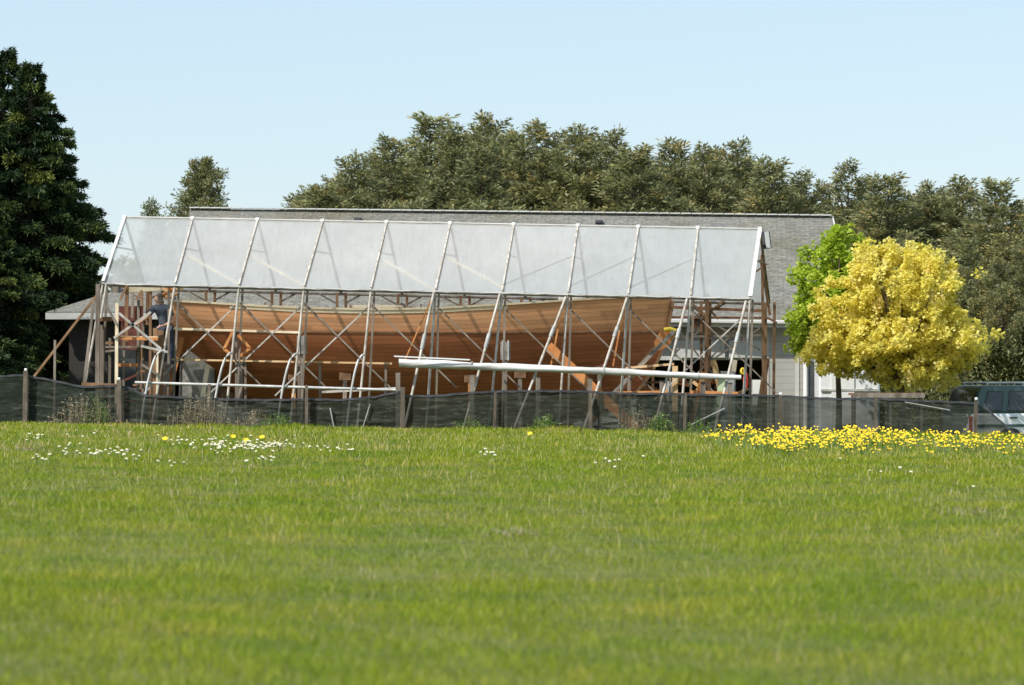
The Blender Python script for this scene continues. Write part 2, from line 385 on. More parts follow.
def build_grass():
    V, R = [], []
    bands = [(10.5, 16, 2200), (16, 24, 1600), (24, 38, 950), (38, 55, 560), (55, 72, 400)]
    for y0, y1, dens in bands:
        hw = lambda y: y*0.158 + 1.6
        area = (hw(y0) + hw(y1)) * (y1 - y0); n = int(area * dens)
        y = rng.uniform(y0, y1, n); x = rng.uniform(-1, 1, n) * hw(y1)
        k = np.abs(x) < hw(y); x, y = x[k], y[k]; n = len(x)
        clump = 0.5 + 0.5*np.sin(x*2.1 + 3*np.sin(y*0.7)) * np.sin(y*1.3 + 2*np.sin(x*0.9))
        h = rng.uniform(0.03, 0.07, n) * (0.6 + 0.8*clump)
        w = np.maximum(0.0038, y * 0.00014) * rng.uniform(0.6, 1.4, n)
        r = np.clip(rng.normal(0.44, 0.2, n) + 0.2*(clump - 0.5), 0, 0.82)
        v, rr = blades(x, y, h, w, 0.5, r); V.append(v); R.append(rr)
        # seed stalks, straw coloured, taller
        m = int(n * (0.01 if y0 < 20 else 0.022 if y0 < 30 else 0.03 if y0 < 45 else 0.075))
        k = rng.integers(0, n, m)
        v, rr = blades(x[k] + 0.02, y[k], rng.uniform(0.06, 0.13, m), np.maximum(0.003, y[k]*0.00013), 0.3, rng.uniform(0.82, 1.0, m))
        V.append(v); R.append(rr)
    # rough, taller grass along the foot of the fence
    n = 20000; x = rng.uniform(-13, 13.5, n); y = 71.6 - np.abs(rng.normal(0, 0.8, n))
    v, rr = blades(x, y, rng.uniform(0.05, 0.17, n)*(0.4+0.6*np.abs(np.sin(x*1.7)*np.sin(x*0.43+1))), rng.uniform(0.01, 0.02, n), 0.4, np.clip(rng.normal(0.55, 0.2, n), 0, 0.95))
    V.append(v); R.append(rr)
    # the rough yard behind the fence
    n = 60000; x = rng.uniform(-16, 18, n); y = rng.uniform(72.2, 92, n)
    v, rr = blades(x, y, rng.uniform(0.05, 0.15, n), rng.uniform(0.015, 0.025, n), 0.5)
    V.append(v); R.append(rr)
    me = faces_mesh('grass', np.concatenate(V), np.concatenate(R))
    tag(link_mesh('grass', me, M['grass']), 'short sunlit meadow grass covering the whole field', 'grass', kind='stuff')
build_grass()

# ---------------------------------------------------------------- camera, light, sky
cam = bpy.data.cameras.new('camera'); co = bpy.data.objects.new('camera', cam); COL.objects.link(co)
co.location = (0, 0, CAM_Z); co.rotation_euler = (math.pi/2 + PITCH, 0, 0)
cam.sensor_width = 36; cam.lens = F_PX * 36 / 1024; cam.clip_start = 0.5; cam.clip_end = 8000
cam.dof.use_dof = True; cam.dof.focus_distance = 75; cam.dof.aperture_fstop = 3.0
scn.camera = co
SUN_DIR = Vector((-0.62, -0.50, 0.86)).normalized()
sun = bpy.data.lights.new('sun', 'SUN'); so = bpy.data.objects.new('sun', sun); COL.objects.link(so)
sun.energy = 4.2; sun.angle = math.radians(0.55); sun.color = (1, 0.955, 0.88)
so.rotation_euler = SUN_DIR.to_track_quat('Z', 'Y').to_euler()
w = bpy.data.worlds.new('World'); scn.world = w; w.use_nodes = True
nt = w.node_tree; nt.nodes.clear()
sky = nt.nodes.new('ShaderNodeTexSky'); sky.sky_type = 'NISHITA'; sky.sun_disc = False
sky.sun_elevation = math.asin(SUN_DIR.z); sky.sun_rotation = math.atan2(SUN_DIR.x, SUN_DIR.y)
sky.altitude = 0; sky.air_density = 1.0; sky.dust_density = 0.4; sky.ozone_density = 2.5
bg = nt.nodes.new('ShaderNodeBackground'); bg.inputs['Strength'].default_value = 0.105
wo = nt.nodes.new('ShaderNodeOutputWorld')
tint = nt.nodes.new('ShaderNodeMix'); tint.data_type = 'RGBA'; tint.blend_type = 'MULTIPLY'; tint.inputs[0].default_value = 1
tint.inputs[7].default_value = (1.03, 1.01, 1.04, 1)
nt.links.new(sky.outputs[0], tint.inputs[6]); pale = nt.nodes.new('ShaderNodeMix'); pale.data_type = 'RGBA'; pale.inputs[0].default_value = 0.6
pale.inputs[7].default_value = (4.6, 5.8, 6.65, 1)       # constant pale blue mixed in to even out the sky colour
nt.links.new(tint.outputs[2], pale.inputs[6]); nt.links.new(pale.outputs[2], bg.inputs[0]); nt.links.new(bg.outputs[0], wo.inputs[0])
scn.view_settings.view_transform = 'Standard'; scn.view_settings.look = 'None'
scn.view_settings.exposure = 0.45; scn.view_settings.gamma = 1
scn.cycles.max_bounces = 8; scn.cycles.transparent_max_bounces = 16
scn.cycles.use_denoising = True

# ---------------------------------------------------------------- the shelter of poles and poly film
RX = [125, 193, 258, 323, 387, 450.5, 514, 578, 638.5, 698, 760]
EX = [103, 175, 239, 304, 371, 435.5, 502, 568, 628, 690.5, 750]
def ridge_y(x): return 218 + (x - 125) * 12 / 635
def eave_y(x): return 283.5 + (x - 103) * 15 / 647
def Yw(Y0, px): return Y0 - 0.09 * (px - 512) / 45
Ep = [at(x, eave_y(x), Yw(73.9, x)) for x in EX]
Rp = [at(x, ridge_y(x), Yw(76.5, x)) for x in RX]
Bp = [Vector((2*r.x - e.x, 2*r.y - e.y, e.z)) for e, r in zip(Ep, Rp)]
FOOT = {0: (85, 385), 1: (156, 400), 2: (227.5, 400), 3: (293, 400), 4: (360, 400), 5: (428.5, 396), 6: (492, 395), 7: (561, 392), 8: (621.5, 392), 9: (683, 392), 10: (744, 392)}
sh = empty('boat_shelter', (-1.5, 74.5, float(gz(-1.5, 74.5))))
tag(sh, 'long A-frame work shelter of pale poles and clear plastic sheeting over the wooden boat', 'shelter')
def ground_pt(p, a):
    """carry the line a -> p on until it meets the ground"""
    d = (p - a); t = 1.0
    for _ in range(60):
        q = a + d * t
        if q.z <= float(gz(q.x, q.y)) - 0.05: break
        t += 0.05
    return a + d * t
for i in range(11):
    e, r, b = Ep[i], Rp[i], Bp[i]
    nrm = (r - e).cross(Vector((1, 0, 0))).normalized()
    if nrm.y > 0: nrm = -nrm
    MB().bar(e - (r-e)*0.015, r + (r-e)*0.01, 0.04, 0.05).build('rafter', 'pole_light', sh)
    MB().bar(b, r, 0.05, 0.05).build('rafter', 'timber_grey', sh)
    fx, fy = FOOT[i]
    p = at(fx, fy, Yw(73.55, fx)); q = ground_pt(p, e)
    MB().tube([e, q], 0.028, 8).build('post', 'pole_light', sh)
    o2 = Vector((0.07, 0.16, 0))
    q2 = Vector((e.x - (0.12 if i < 5 else 0.02), e.y + 0.3, float(gz(e.x, e.y+0.3))-0.05))
    MB().bar(e + o2 + Vector((0, 0, -0.02)), q2, 0.045, 0.08).build('post', 'timber_grey', sh)
    # back posts stand in pairs
    for dx in (-0.09, 0.12):
        MB().bar(Vector((b.x+dx, b.y, b.z)), Vector((b.x+dx*0.8, b.y+0.1, float(gz(b.x, b.y))-0.05)), 0.06, 0.09).build('post', 'timber_brown', sh)
    if i < 10:
        for s_ in (-1, 1):
            k = 0.42
            MB().bar(Vector((b.x+s_*0.1, b.y, b.z-0.26)), Vector((b.x+s_*(0.1+k), b.y, b.z-0.03)), 0.04).build('knee_brace', 'timber_grey', sh)
    # collar tie under the ridge
    t1 = e.lerp(r, 0.55); t2 = b.lerp(r, 0.55)
    MB().bar(t1, t2, 0.03, 0.04).build('collar_tie', 'timber_grey', sh)
for P, nm, mt, rr in ((Ep, 'eave_rail', 'timber_grey', 0.03), (Bp, 'eave_rail', 'timber_grey', 0.035)):
    MB().tube([p + Vector((0, 0, -0.035)) for p in P], rr, 6).build(nm, mt, sh)
MB().tube([p + Vector((0, 0, 0.0)) for p in Rp], 0.03, 6).build('ridge_pole', 'pole_light', sh)
# film sheets sag a little between rafters
def film(A, B, out):
    g = MB(); rows = 14
    for i in range(10):
        P = []
        for j in range(rows + 1):
            t = j / rows; row = []
            for k in range(13):
                s = k / 12
                p = (A[i].lerp(A[i+1], s)).lerp(B[i].lerp(B[i+1], s), t)
                sag = 0.035 * math.sin(math.pi*s) * math.sin(math.pi*t) + 0.006*math.sin(s*23+i*2)*math.sin(t*17+i)
                hem = 0.012*math.sin(s*9+i*1.7) if j == 0 else 0
                row.append(p + out*(0.035 - sag) + Vector((0, 0, hem)))
            P.append(row)
        g.grid(P)
    return g
nF = Vector((0, -0.5, 0.85)).normalized(); nB = Vector((0, 0.5, 0.85)).normalized()
film([e + Vector((0, 0, -0.03)) for e in Ep], Rp, nF).build('plastic_sheet', 'film', sh)
film([e + Vector((0, 0, -0.03)) for e in Bp], Rp, nB).build('plastic_sheet', 'film', sh)
# hems: the doubled film along eave, ridge and the two ends
hb = MB(); prev = None
for i in range(10):
    for k in range(6):
        a = Ep[i].lerp(Ep[i+1], k/6) + Vector((0, -0.05, 0.012*math.sin(i*3+k*2.1))); b = Ep[i].lerp(Ep[i+1], (k+1)/6) + Vector((0, -0.05, 0.012*math.sin(i*3+(k+1)*2.1)))
        hb.bar(a, b, 0.02, 0.01 + 0.014*((i*5+k) % 4 > 0))
hb.build('sheet_hem', 'film_roll', sh)
MB().bar(Ep[0]+nF*0.06, Rp[0]+nF*0.06, 0.07, 0.02).build('batten', 'film_roll', sh)
MB().bar(Ep[10]+nF*0.06, Rp[10]+nF*0.06, 0.09, 0.02).build('batten', 'film_roll', sh)
MB().bar(Rp[0]+Vector((0,-.04,.03)), Rp[10]+Vector((0,-.04,.03)), 0.05, 0.03).build('ridge_cap', 'film_roll', sh)
for i in range(11):
    MB().bar(Ep[i]+nF*0.055, Rp[i]+nF*0.055, 0.036, 0.02).build('batten', 'pole_light', sh)
    MB().box((-.05,-.05,-.05), (.04,.04,.035), Matrix.Translation(Rp[i]+Vector((0,-.05,.03)))).build('ridge_knot', 'white', sh, bevel=0.02)
# pale wind braces under the film
for i, (a, b) in {1: (.5, .05), 2: (.5, .05), 4: (.5, .03), 5: (.55, .1)}.items():
    p = Ep[i].lerp(Rp[i], a) - nF*0.05; q = Ep[i+1].lerp(Rp[i+1], b) - nF*0.05
    MB().bar(p, q, 0.04).build('wind_brace', 'blond', sh)
for i in (6, 7, 8):
    p = Ep[i].lerp(Rp[i], 0.15) - nF*0.06; q = Ep[i+1].lerp(Rp[i+1], 0.6) - nF*0.06
    MB().bar(p, q, 0.03).build('wind_brace', 'timber_grey', sh)
# crossing battens on the front
def px_bar(name, mat, a, b, Y, w=0.05, h=0.03, parent=sh, Y2=None):
    return MB().bar(at(a[0], a[1], Yw(Y, a[0])), at(b[0], b[1], Yw(Y2 or Y, b[0])), w, h).build(name, mat, parent)
for i in range(0, 10):
    x = EX[i]
    if 1 <= i:
        px_bar('cross_brace', 'timber_grey', (x+1, 304 + 0.015*(x-300)), (x+86, 387 + 0.015*(x-300)), 74.12, 0.042)
for i in (2, 3, 4, 10):
    x = EX[i]
    px_bar('cross_brace', 'pole', (x-1, 304.5 + 0.015*(x-300)), (x-96, 395 + 0.01*(x-300)), 74.2, 0.04)
# raking white shores, right half
for (a, b) in (((434, 292), (412, 394)), ((500, 294), (474, 390)), ((566, 297), (538, 368)), ((627, 298), (604, 368)), ((687, 299), (669, 370)), ((746, 301), (728, 376))):
    p = at(a[0], a[1], Yw(73.85, a[0])); q = at(b[0], b[1], Yw(73.15, b[0]))
    MB().tube([p, ground_pt(q, p)], 0.03, 8).build('raking_post', 'pole_light', sh)
    m = p.lerp(q, 0.42)
    MB().tube([m, m + (q-p)*0.14], 0.045, 8).build('splice_sleeve', 'tarp_seam', sh)
for (a, b) in (((431, 300), (405, 360)), ((563, 302), (551, 365)), ((624, 305), (613, 366))):
    px_bar('inner_shore', 'timber_orange', a, b, 74.35, 0.035, 0.03)
# bent conduit hoops at the feet, left half
for (xt, yt, xb) in ((163, 351, 138), (232, 353, 209), (297, 354, 275), (364, 355, 345)):
    t = at(xt, yt, Yw(73.55, xt)); bt = at(xb, 400, Yw(73.2, xb)); bt.z = float(gz(bt.x, bt.y)) - 0.03
    pts = []
    for k in range(13):
        u = k / 12
        c1 = bt.lerp(Vector((bt.x + (t.x-bt.x)*0.45, bt.y, t.z+0.02)), min(1, u*1.0)); c2 = Vector((bt.x + (t.x-bt.x)*0.45, bt.y, t.z+0.12)).lerp(t, u)
        pts.append(c1.lerp(c2, u))
    MB().tube(pts, 0.026, 8).build('hoop', 'conduit', sh)
MB().tube([at(x, 382.5+(x-135)*0.029, Yw(73.35, x)) for x in (135, 200, 265, 330, 396)], 0.032, 8).build('foot_rail', 'conduit', sh)
px_bar('foot_rail', 'pole', (322, 392), (400, 388), 73.6, 0.05, 0.05)
# left end struts
px_bar('strut', 'timber_brown', (101, 290), (33, 378), 74.0, 0.07, 0.05)
MB().bar(at(94, 300, 74.2), Vector((at(76, 384, 73.9).x, 73.9, -0.5)), 0.06).build('strut', 'timber_grey', sh)
MB().bar(at(98, 284, 74.4), Vector((at(97, 284, 74.4).x, 74.4, -0.5)), 0.09).build('post', 'timber_grey', sh)
MB().tube([at(106.5, 284, 73.8), at(101, 318, 73.75)], 0.03).build('strut', 'pole_light', sh)
MB().bar(Vector((at(55, 340, 74).x, 74.0, at(55, 340, 74).z)), Vector((at(54, 340, 74).x, 74.0, -0.5)), 0.05).build('strut', 'timber_grey', sh)
# back rails seen past the bow
px_bar('back_rail', 'rust', (640, 306), (767, 311), 79.1, 0.06, 0.07)
px_bar('back_rail', 'rust', (640, 317), (768, 318), 79.0, 0.05, 0.05)
px_bar('back_rail', 'rust', (768, 318), (777, 323), 79.0, 0.05, 0.05)
px_bar('back_rail', 'timber_grey', (672, 337), (764, 335), 79.0, 0.05, 0.05)
for (a, b) in (((688, 300), (706, 316)), ((724, 300), (706, 316)), ((694, 319), (706, 306)), ((718, 319), (706, 306))):
    px_bar('back_knee', 'timber_brown', a, b, 79.05, 0.06, 0.05)
px_bar('back_post', 'timber_brown', (707, 290), (706, 400), 78.9, 0.08, 0.08)
for (a, b) in (((678, 330), (722, 385)), ((735, 330), (688, 385)), ((716, 325), (760, 350)), ((760, 328), (712, 360)), ((676, 352), (700, 330))):
    px_bar('back_brace', 'timber_grey', a, b, 79.0, 0.05, 0.04)
MB().bar(at(762, 234, 76.9), Vector((at(765, 300, 77).x, 77.3, -0.65)), 0.06, 0.06).build('end_post', 'timber_brown', sh)
px_bar('end_brace', 'timber_brown', (760, 255), (770, 315), 77.6, 0.06, 0.05)
px_bar('end_brace', 'timber_brown', (754, 273), (767, 264), 76.9, 0.04, 0.04)

# work lamp hung from the end post
wl = empty('work_lamp', at(765, 240, 76.6)); tag(wl, 'white box-shaped work lamp fixed high on the right end post of the shelter', 'lamp')
p = at(765.5, 240, 76.6); R_ = Matrix.Translation(p) @ Matrix.Rotation(-0.12, 4, 'Y') @ Matrix.Rotation(0.5, 4, 'Z')
MB().box((-.08, -.1, -.2), (.08, .1, .2), R_).build('housing', 'dark_metal', wl, bevel=0.01)
MB().box((-.07, -.112, -.19), (.04, -.103, .19), R_).build('lamp_face', 'white', wl)
MB().bar(p + Vector((-.09, 0, 0)), p + Vector((-.03, 0.05, 0)), 0.03).build('bracket', 'dark_metal', wl)

# ---------------------------------------------------------------- rolled tarp on its rail
rt = empty('rolled_sheet', at(570, 420, 72.9)); tag(rt, 'long white roll of plastic sheeting lying level across trestle posts before the hull', 'rolled sheet')
pts = [at(x, y, 72.95 - 0.09*(x-512)/45) for x, y in ((399, 362.8), (440, 364.6), (472, 366), (505, 367.2), (570, 369.8), (604, 371.0), (650, 373.5), (690, 375.6), (741, 377.6))]
g = MB(); rings = []; n = 14; RR = [.115, .12, .095, .11, .09, .1, .08, .09, .06]
fine = []
for i in range(len(pts)-1):
    for k in range(6): fine.append((pts[i].lerp(pts[i+1], k/6), RR[i] + (RR[i+1]-RR[i])*k/6))
fine.append((pts[-1], RR[-1]))
P = []
for i, (p, r) in enumerate(fine):
    row = []
    for j in range(n+1):
        a = 2*math.pi*j/n; rr = r*(1 + 0.07*math.sin(3*a + i*0.45) + 0.05*math.sin(i*1.7+a) + .05*math.sin(5*a+i*.9))
        row.append(p + Vector((0, math.cos(a)*rr, math.sin(a)*rr*0.78)))
    P.append(row)
g.grid(P); g.add(P[0][:-1], [tuple(range(n))]); g.add(P[-1][:-1], [tuple(range(n))])
g.build('roll', 'film_roll', rt)
for x in (470, 604, 700):
    k = min(range(len(fine)), key=lambda i: abs(fine[i][0].x - at(x, 370, 72.9).x)); p, r = fine[k]
    c = MB(); c.tube([p + Vector((-.012, 0, 0)), p + Vector((.012, 0, 0))], r*1.06, 12); c.build('tie', 'tarp_seam', rt)
MB().bar(at(394, 356.2, 72.9), at(470, 359.8, 72.9), 0.03, 0.03).build('core_pole', 'white', rt)
for x in (398, 472, 538, 590, 662, 703, 730):
    p = at(x, 380, 73.0 - 0.09*(x-512)/45); top = at(x, 369 + (x-398)*0.03, p.y)
    MB().bar(Vector((p.x, p.y, top.z - 0.08)), Vector((p.x, p.y, float(gz(p.x, p.y))-0.05)), 0.1, 0.06).build('post', 'timber_grey', rt)

# ---------------------------------------------------------------- the boat
def tab(u, T):
    return float(np.interp(u, [t[0] for t in T], [t[1] for t in T]))
X0, X1 = at(173, 300, 76.5).x, at(672, 297, 76.4).x
LEN = X1 - X0
def hcy(x): return 76.75 - 0.09*x*0.4
SHEER = [(0, 2.84), (.13, 2.75), (.26, 2.67), (.4, 2.63), (.52, 2.65), (.7, 2.77), (.8, 2.85), (1, 2.99)]
KEEL = [(0, 1.75), (.03, 1.45), (.08, 1.0), (.15, .55), (.25, .2), (.4, .0), (.6, -.05), (.75, .1), (.84, .2), (.9, .5), (.93, .82), (.955, 1.2), (.975, 1.6), (.99, 2.15), (1.0, 2.86)]
PEXP = [(0, 2.3), (.5, 2.5), (.7, 2.1), (.85, 1.5), (1, 1.05)]
BEAM = [(0, .95), (.08, 1.15), (.2, 1.4), (.35, 1.56), (.5, 1.6), (.65, 1.46), (.8, 1.02), (.9, .58), (.96, .27), (1, .035)]
EXPO = [(0, .5), (.3, .62), (.5, .64), (.7, .7), (.85, .85), (1, 1.0)]
def hp(u, t, side=-1):
    x = X0 + LEN*u; zs, zk = tab(u, SHEER), tab(u, KEEL)
    return Vector((x, hcy(x) + side * (tab(u, BEAM) * (1 - (1-t)**tab(u, PEXP)) + 0.02), zk + (zs-zk)*t))
def smooth_tab(T, n=4):
    # resample densely and blur so that the lines are fair curves
    us = np.linspace(0, 1, 201); v = np.interp(us, [t[0] for t in T], [t[1] for t in T]); v0 = v.copy()
    for _ in range(n*6):
        v[1:-1] = (v[:-2] + 2*v[1:-1] + v[2:]) / 4
    return list(zip(us, v))
SHEER, BEAM, EXPO, KEEL = smooth_tab(SHEER, 12), smooth_tab(BEAM, 12), smooth_tab(EXPO, 12), smooth_tab(KEEL, 1)
boat = empty('wooden_boat', (X0 + LEN/2, 76.75, float(gz(-2, 76.75)))); tag(boat, 'unfinished wooden sailing boat with bare orange-brown planked hull under the plastic shelter', 'boat')
US = list(np.linspace(0, .88, 70)) + list(np.linspace(.885, 1, 36)); TS = [0] + list(np.linspace(0.02, 1, 44)**1.6)
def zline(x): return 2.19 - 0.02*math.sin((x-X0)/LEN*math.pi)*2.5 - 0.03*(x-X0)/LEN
verts, faces, uvs, zone = [], [], [], []
for side in (-1, 1):
    b0 = len(verts)
    for u in US:
        girth = [0.0]; prev = hp(u, TS[0], side); ps = [prev]
        for t in TS[1:]:
            q = hp(u, t, side); girth.append(girth[-1] + (q-prev).length); prev = q; ps.append(q)
        for p, g_ in zip(ps, girth):
            verts.append(tuple(p)); uvs.append((u, 0.0 if girth[-1] == 0 else 1 - (girth[-1]-g_)/3.7))
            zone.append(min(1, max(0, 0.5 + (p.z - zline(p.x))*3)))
    c = len(TS)
    for i in range(len(US)-1):
        for j in range(c-1): faces.append((b0+i*c+j, b0+(i+1)*c+j, b0+(i+1)*c+j+1, b0+i*c+j+1))
off = root_off(boat)
me = bpy.data.meshes.new('hull'); me.from_pydata([(v[0]-off.x, v[1]-off.y, v[2]-off.z) for v in verts], [], faces)
me.polygons.foreach_set('use_smooth', [True]*len(faces))
ul = me.uv_layers.new(name='UVMap')
for l in me.loops: ul.data[l.index].uv = uvs[l.vertex_index]
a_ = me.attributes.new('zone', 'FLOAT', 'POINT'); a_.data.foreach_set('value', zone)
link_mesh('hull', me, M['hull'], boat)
# transom
tr_ = MB(); ring = [hp(0, t, -1) for t in TS] + [hp(0, t, 1) for t in reversed(TS)]
tr_.add([p - Vector((0.0, 0, 0)) for p in ring] + [p - Vector((0.05, 0, 0)) for p in ring], [tuple(range(len(ring), 2*len(ring)))] + [(i, (i+1) % len(ring), len(ring)+(i+1) % len(ring), len(ring)+i) for i in range(len(ring))])
tr_.build('transom', 'timber_brown', boat)
# stem and keel timbers
kl = MB(); kp = [hp(u, 0, -1) for u in US if u > .02]
P = []
for p in kp:
    yc = hcy(p.x); P.append(p)
for i in range(len(P)-1):
    a, b = P[i], P[i+1]; w_ = 0.09
    d = (b-a).normalized(); n_ = Vector((d.z, 0, -d.x))
    dep = 0.07 if a.x > X0+LEN*.8 else 0.3
    q = [Vector((a.x, hcy(a.x)-w_, a.z)), Vector((b.x, hcy(b.x)-w_, b.z)), Vector((b.x, hcy(b.x)-w_, b.z))+n_*dep, Vector((a.x, hcy(a.x)-w_, a.z))+n_*dep]
    kl.prism(q, (0, 2*w_, 0))
kl.build('keel', 'timber_brown', boat)
# rub strake
def rail(z_of, r, name, mat, u0=0.0, u1=1.0, h=0.03, outw=0.01, n=90):
    g = MB()
    for side in (-1, 1):
        prev = None
        for k in range(n+1):
            u = u0 + (u1-u0)*k/n; zs, zk = tab(u, SHEER), tab(u, KEEL); t = min(1, max(0.001, (z_of(u)-zk)/(zs-zk)))
            p = hp(u, t, side) + Vector((0, side*outw, 0))
            if prev is not None: g.bar(prev, p, r, h)
            prev = p
    return g.build(name, mat, boat)
rail(lambda u: zline(X0+LEN*u), 0.03, 'rub_strake', 'timber_brown', 0.0, 0.975, 0.035, 0.012)
# blond bulwark cap and clamps along the sheer
g = MB()
for side in (-1, 1):
    prev = None
    for k in range(91):
        u = k/90; p = hp(u, 1, side) + Vector((0, side*0.0, 0.015))
        if prev is not None: g.bar(prev, p, 0.11, 0.045)
        prev = p
g.build('cap_rail', 'blond', boat)
g = MB()
for side in (-1,):
    prev = None
    for k in range(61):
        u = 0.12 + 0.55*k/60; p = hp(u, 1, side) + Vector((0, -0.008, -0.035))
        if prev is not None: g.bar(prev, p, 0.035, 0.1)
        prev = p
g.build('sheer_plank', 'blond', boat)
# deck, deck beams and coachroof frames
g = MB(); P = []
for u in np.linspace(0.0, 0.985, 60):
    a, b = hp(u, 1, -1), hp(u, 1, 1); P.append([a.lerp(b, s) + Vector((0, 0, -0.12 + 0.05*math.sin(math.pi*s))) for s in (0.02, .25, .5, .75, .98)])
g.grid(P); g.build('deck', 'timber_new', boat)
for k, (u, h_) in enumerate(((.19, .1), (.27, .13), (.36, .12), (.4, .16), (.5, .12), (.58, .1), (.66, .13))):
    c = hp(u, 1, -1); MB().box((-.015, -.02, -.05), (.015, .02, h_), Matrix.Translation(c + Vector((0, .1, 0)))).build('stanchion', 'rust', boat)
c = hp(.79, 1, -1)
MB().box((-.2, 0, -.1), (.35, .5, .12), Matrix.Translation(c + Vector((0, .3, 0)))).build('hatch', 'white', boat, bevel=0.03)
c = hp(.47, 1, -1)
g = MB()
for k in range(7):
    a = k*0.9; g.tube([c+Vector((-.25+.05*k, .2, .02)), c+Vector((-.2+.05*k, .22, .1+.05*math.sin(a))), c+Vector((-.12+.05*k, .25, .02))], 0.03, 6)
g.build('coiled_line', 'timber_grey', boat)
g = MB(); c = hp(.4, 1, -1); g.box((-.5, .15, -.05), (.75, .6, .1), Matrix.Translation(c)); g.build('hatch_coaming', 'blond', boat, bevel=.01)
# grey rudder / deadwood under the stern
rd = [at(*q, 76.55) for q in ((187, 349), (192, 338), (202, 336), (215, 360), (214, 392), (212, 430), (176, 430), (180, 372))]
MB().prism(rd, (0, 0.09, 0)).build('rudder', 'grey_panel', boat, bevel=0.01)

# shores and blocking that carry the hull
def shore(px, mat='timber_grey', top=None, lab=None, wide=.09):
    u = (at(px, 370, 75.6).x - X0)/LEN; zt = top
    zs, zk = tab(u, SHEER), tab(u, KEEL); t = (zt - zk)/(zs - zk); p = hp(u, max(t, .02), -1) + Vector((0, -.05, 0))
    base = Vector((p.x, p.y - 0.55, float(gz(p.x, p.y-.55))))
    e_ = empty('hull_shore', base); tag(e_, lab, 'prop', 'timber shores propping the hull')
    MB().bar(base, p, wide, 0.06).build('prop_post', mat, e_); MB().box((-.16, -.1, 0), (.16, .1, .05), Matrix.Translation(base)).build('foot_pad', 'timber_brown', e_)
    MB().box((-.13, -.045, -.13), (.13, .0, .13), Matrix.Translation(p+Vector((0,.02,0))) @ Matrix.Rotation(-.5, 4, 'X')).build('bearing_pad', 'timber_brown', e_)
shore(240, 'timber_grey', 1.55, 'grey timber shore propping the hull beside the orange V clamps')
shore(293, 'timber_orange', 1.1, 'short orange-brown shore under the hull below the left grey clamp box')
shore(345, 'timber_grey', 1.15, 'grey shore propping the hull left of the end of the conduit rail')
shore(470, 'timber_orange', 1.1, 'orange-topped shore under the hull behind the second tie of the white roll')
shore(520, 'timber_grey', 1.2, 'dark shore propping the hull below the right grey clamp box')
shore(600, 'timber_grey', 1.3, 'grey shore propping the hull under the forefoot beside the orange board')
# staging planks along the hull
def plank(name, a, b, Y, mat, lab, cat, w_=.25, h_=.05, legs=(), grp=None, legmat='timber_grey', Y2=None):
    pa, pb = at(a[0], a[1], Yw(Y, a[0])), at(b[0], b[1], Yw(Y2 or Y, b[0])); c = (pa+pb)/2
    e_ = empty(name, Vector((c.x, c.y, float(gz(c.x, c.y))))); tag(e_, lab, cat, grp)
    MB().bar(pa, pb, w_, h_).build('plank', mat, e_)
    for lx in legs:
        t = (at(lx, 380, c.y).x - pa.x)/(pb.x-pa.x); p = pa.lerp(pb, t)
        MB().bar(p + Vector((0, .06, -h_*.4)), Vector((p.x, p.y+.06, float(gz(p.x, p.y))-.02)), 0.05, 0.07).build('leg', legmat, e_)
    return e_
plank('staging_plank', (168, 328.5), (302, 332.5), 74.55, 'blond', 'upper pale staging plank running along the stern half of the hull', 'plank', legs=(173, 236, 299))
plank('staging_plank', (172, 359.5), (392, 363.5), 74.45, 'timber_new', 'lower narrow yellow staging plank running along the left half of the hull', 'plank', .1, .04, legs=(180, 245, 320, 386))
plank('staging_plank', (626, 368), (674, 364), 74.6, 'timber_new', 'short pale plank below the bow above the white roll', 'plank', .18, .05, legs=(630, 670))
plank('staging_plank', (618, 393), (668, 392), 73.9, 'timber_orange', 'low orange plank behind the fence under the bow', 'plank', .15, .07, legs=(624, 662))
plank('staging_plank', (690, 392), (738, 393.5), 73.9, 'timber_orange', 'low orange plank behind the fence right of the bow', 'plank', .15, .07, legs=(694, 732))

def leaner(name, a, b, Y, w_, h_, mat, lab, cat='board', Y2=None, down=True):
    """a board standing on the ground and leaning, seen from a to b"""
    pa, pb = at(*a, Yw(Y, a[0])), at(*b, Yw(Y2 or Y, b[0])); q = ground_pt(pb, pa) if down else pb
    o = MB().bar(pa, q, w_, h_, Vector((0, 1, 0))); x = empty(name, q); x.location = q
    bpy.data.objects.remove(x)
    ob = o.build(name, mat); c = Vector(q)
    for v in ob.data.vertices: v.co -= c
    ob.location = c
    return tag(ob, lab, cat)
leaner('leaning_board', (548, 346), (600, 395), 74.5, .22, .04, 'timber_orange', 'wide orange board leaning diagonally against the hull near the bow')
leaner('leaning_board', (182, 337), (168, 395), 74.9, .12, .05, 'timber_orange', 'orange board leaning under the stern beside the grey rudder')
leaner('leaning_board', (208, 365), (202, 400), 74.7, .1, .05, 'blond', 'short pale board standing right of the grey rudder')
leaner('leaning_board', (674, 331), (640, 366), 74.7, .08, .05, 'grey_panel', 'grey pole slanting down to the left just under the bow')
leaner('leaning_board', (664, 339), (612, 398), 75.3, .13, .05, 'timber_brown', 'broad brown plank slanting below the stem of the bow')
leaner('leaning_board', (675, 366), (675, 395), 74.3, .12, .06, 'timber_new', 'bright yellow upright post right of the bow behind the white roll')
leaner('leaning_board', (724, 376), (720, 395), 74.6, .17, .04, 'pale_green', 'pale green board standing below the right end of the white roll')
leaner('leaning_board', (704, 372), (699, 392), 77.5, .12, .05, 'timber_orange', 'orange offcut standing in the dark garage mouth')
leaner('leaning_board', (735, 360), (731, 392), 77.0, .1, .05, 'blond', 'pale board standing left of the red hose')
leaner('leaning_board', (767, 358), (763, 385), 79.5, .13, .05, 'timber_brown', 'brown board leaning at the right jamb of the garage mouth')
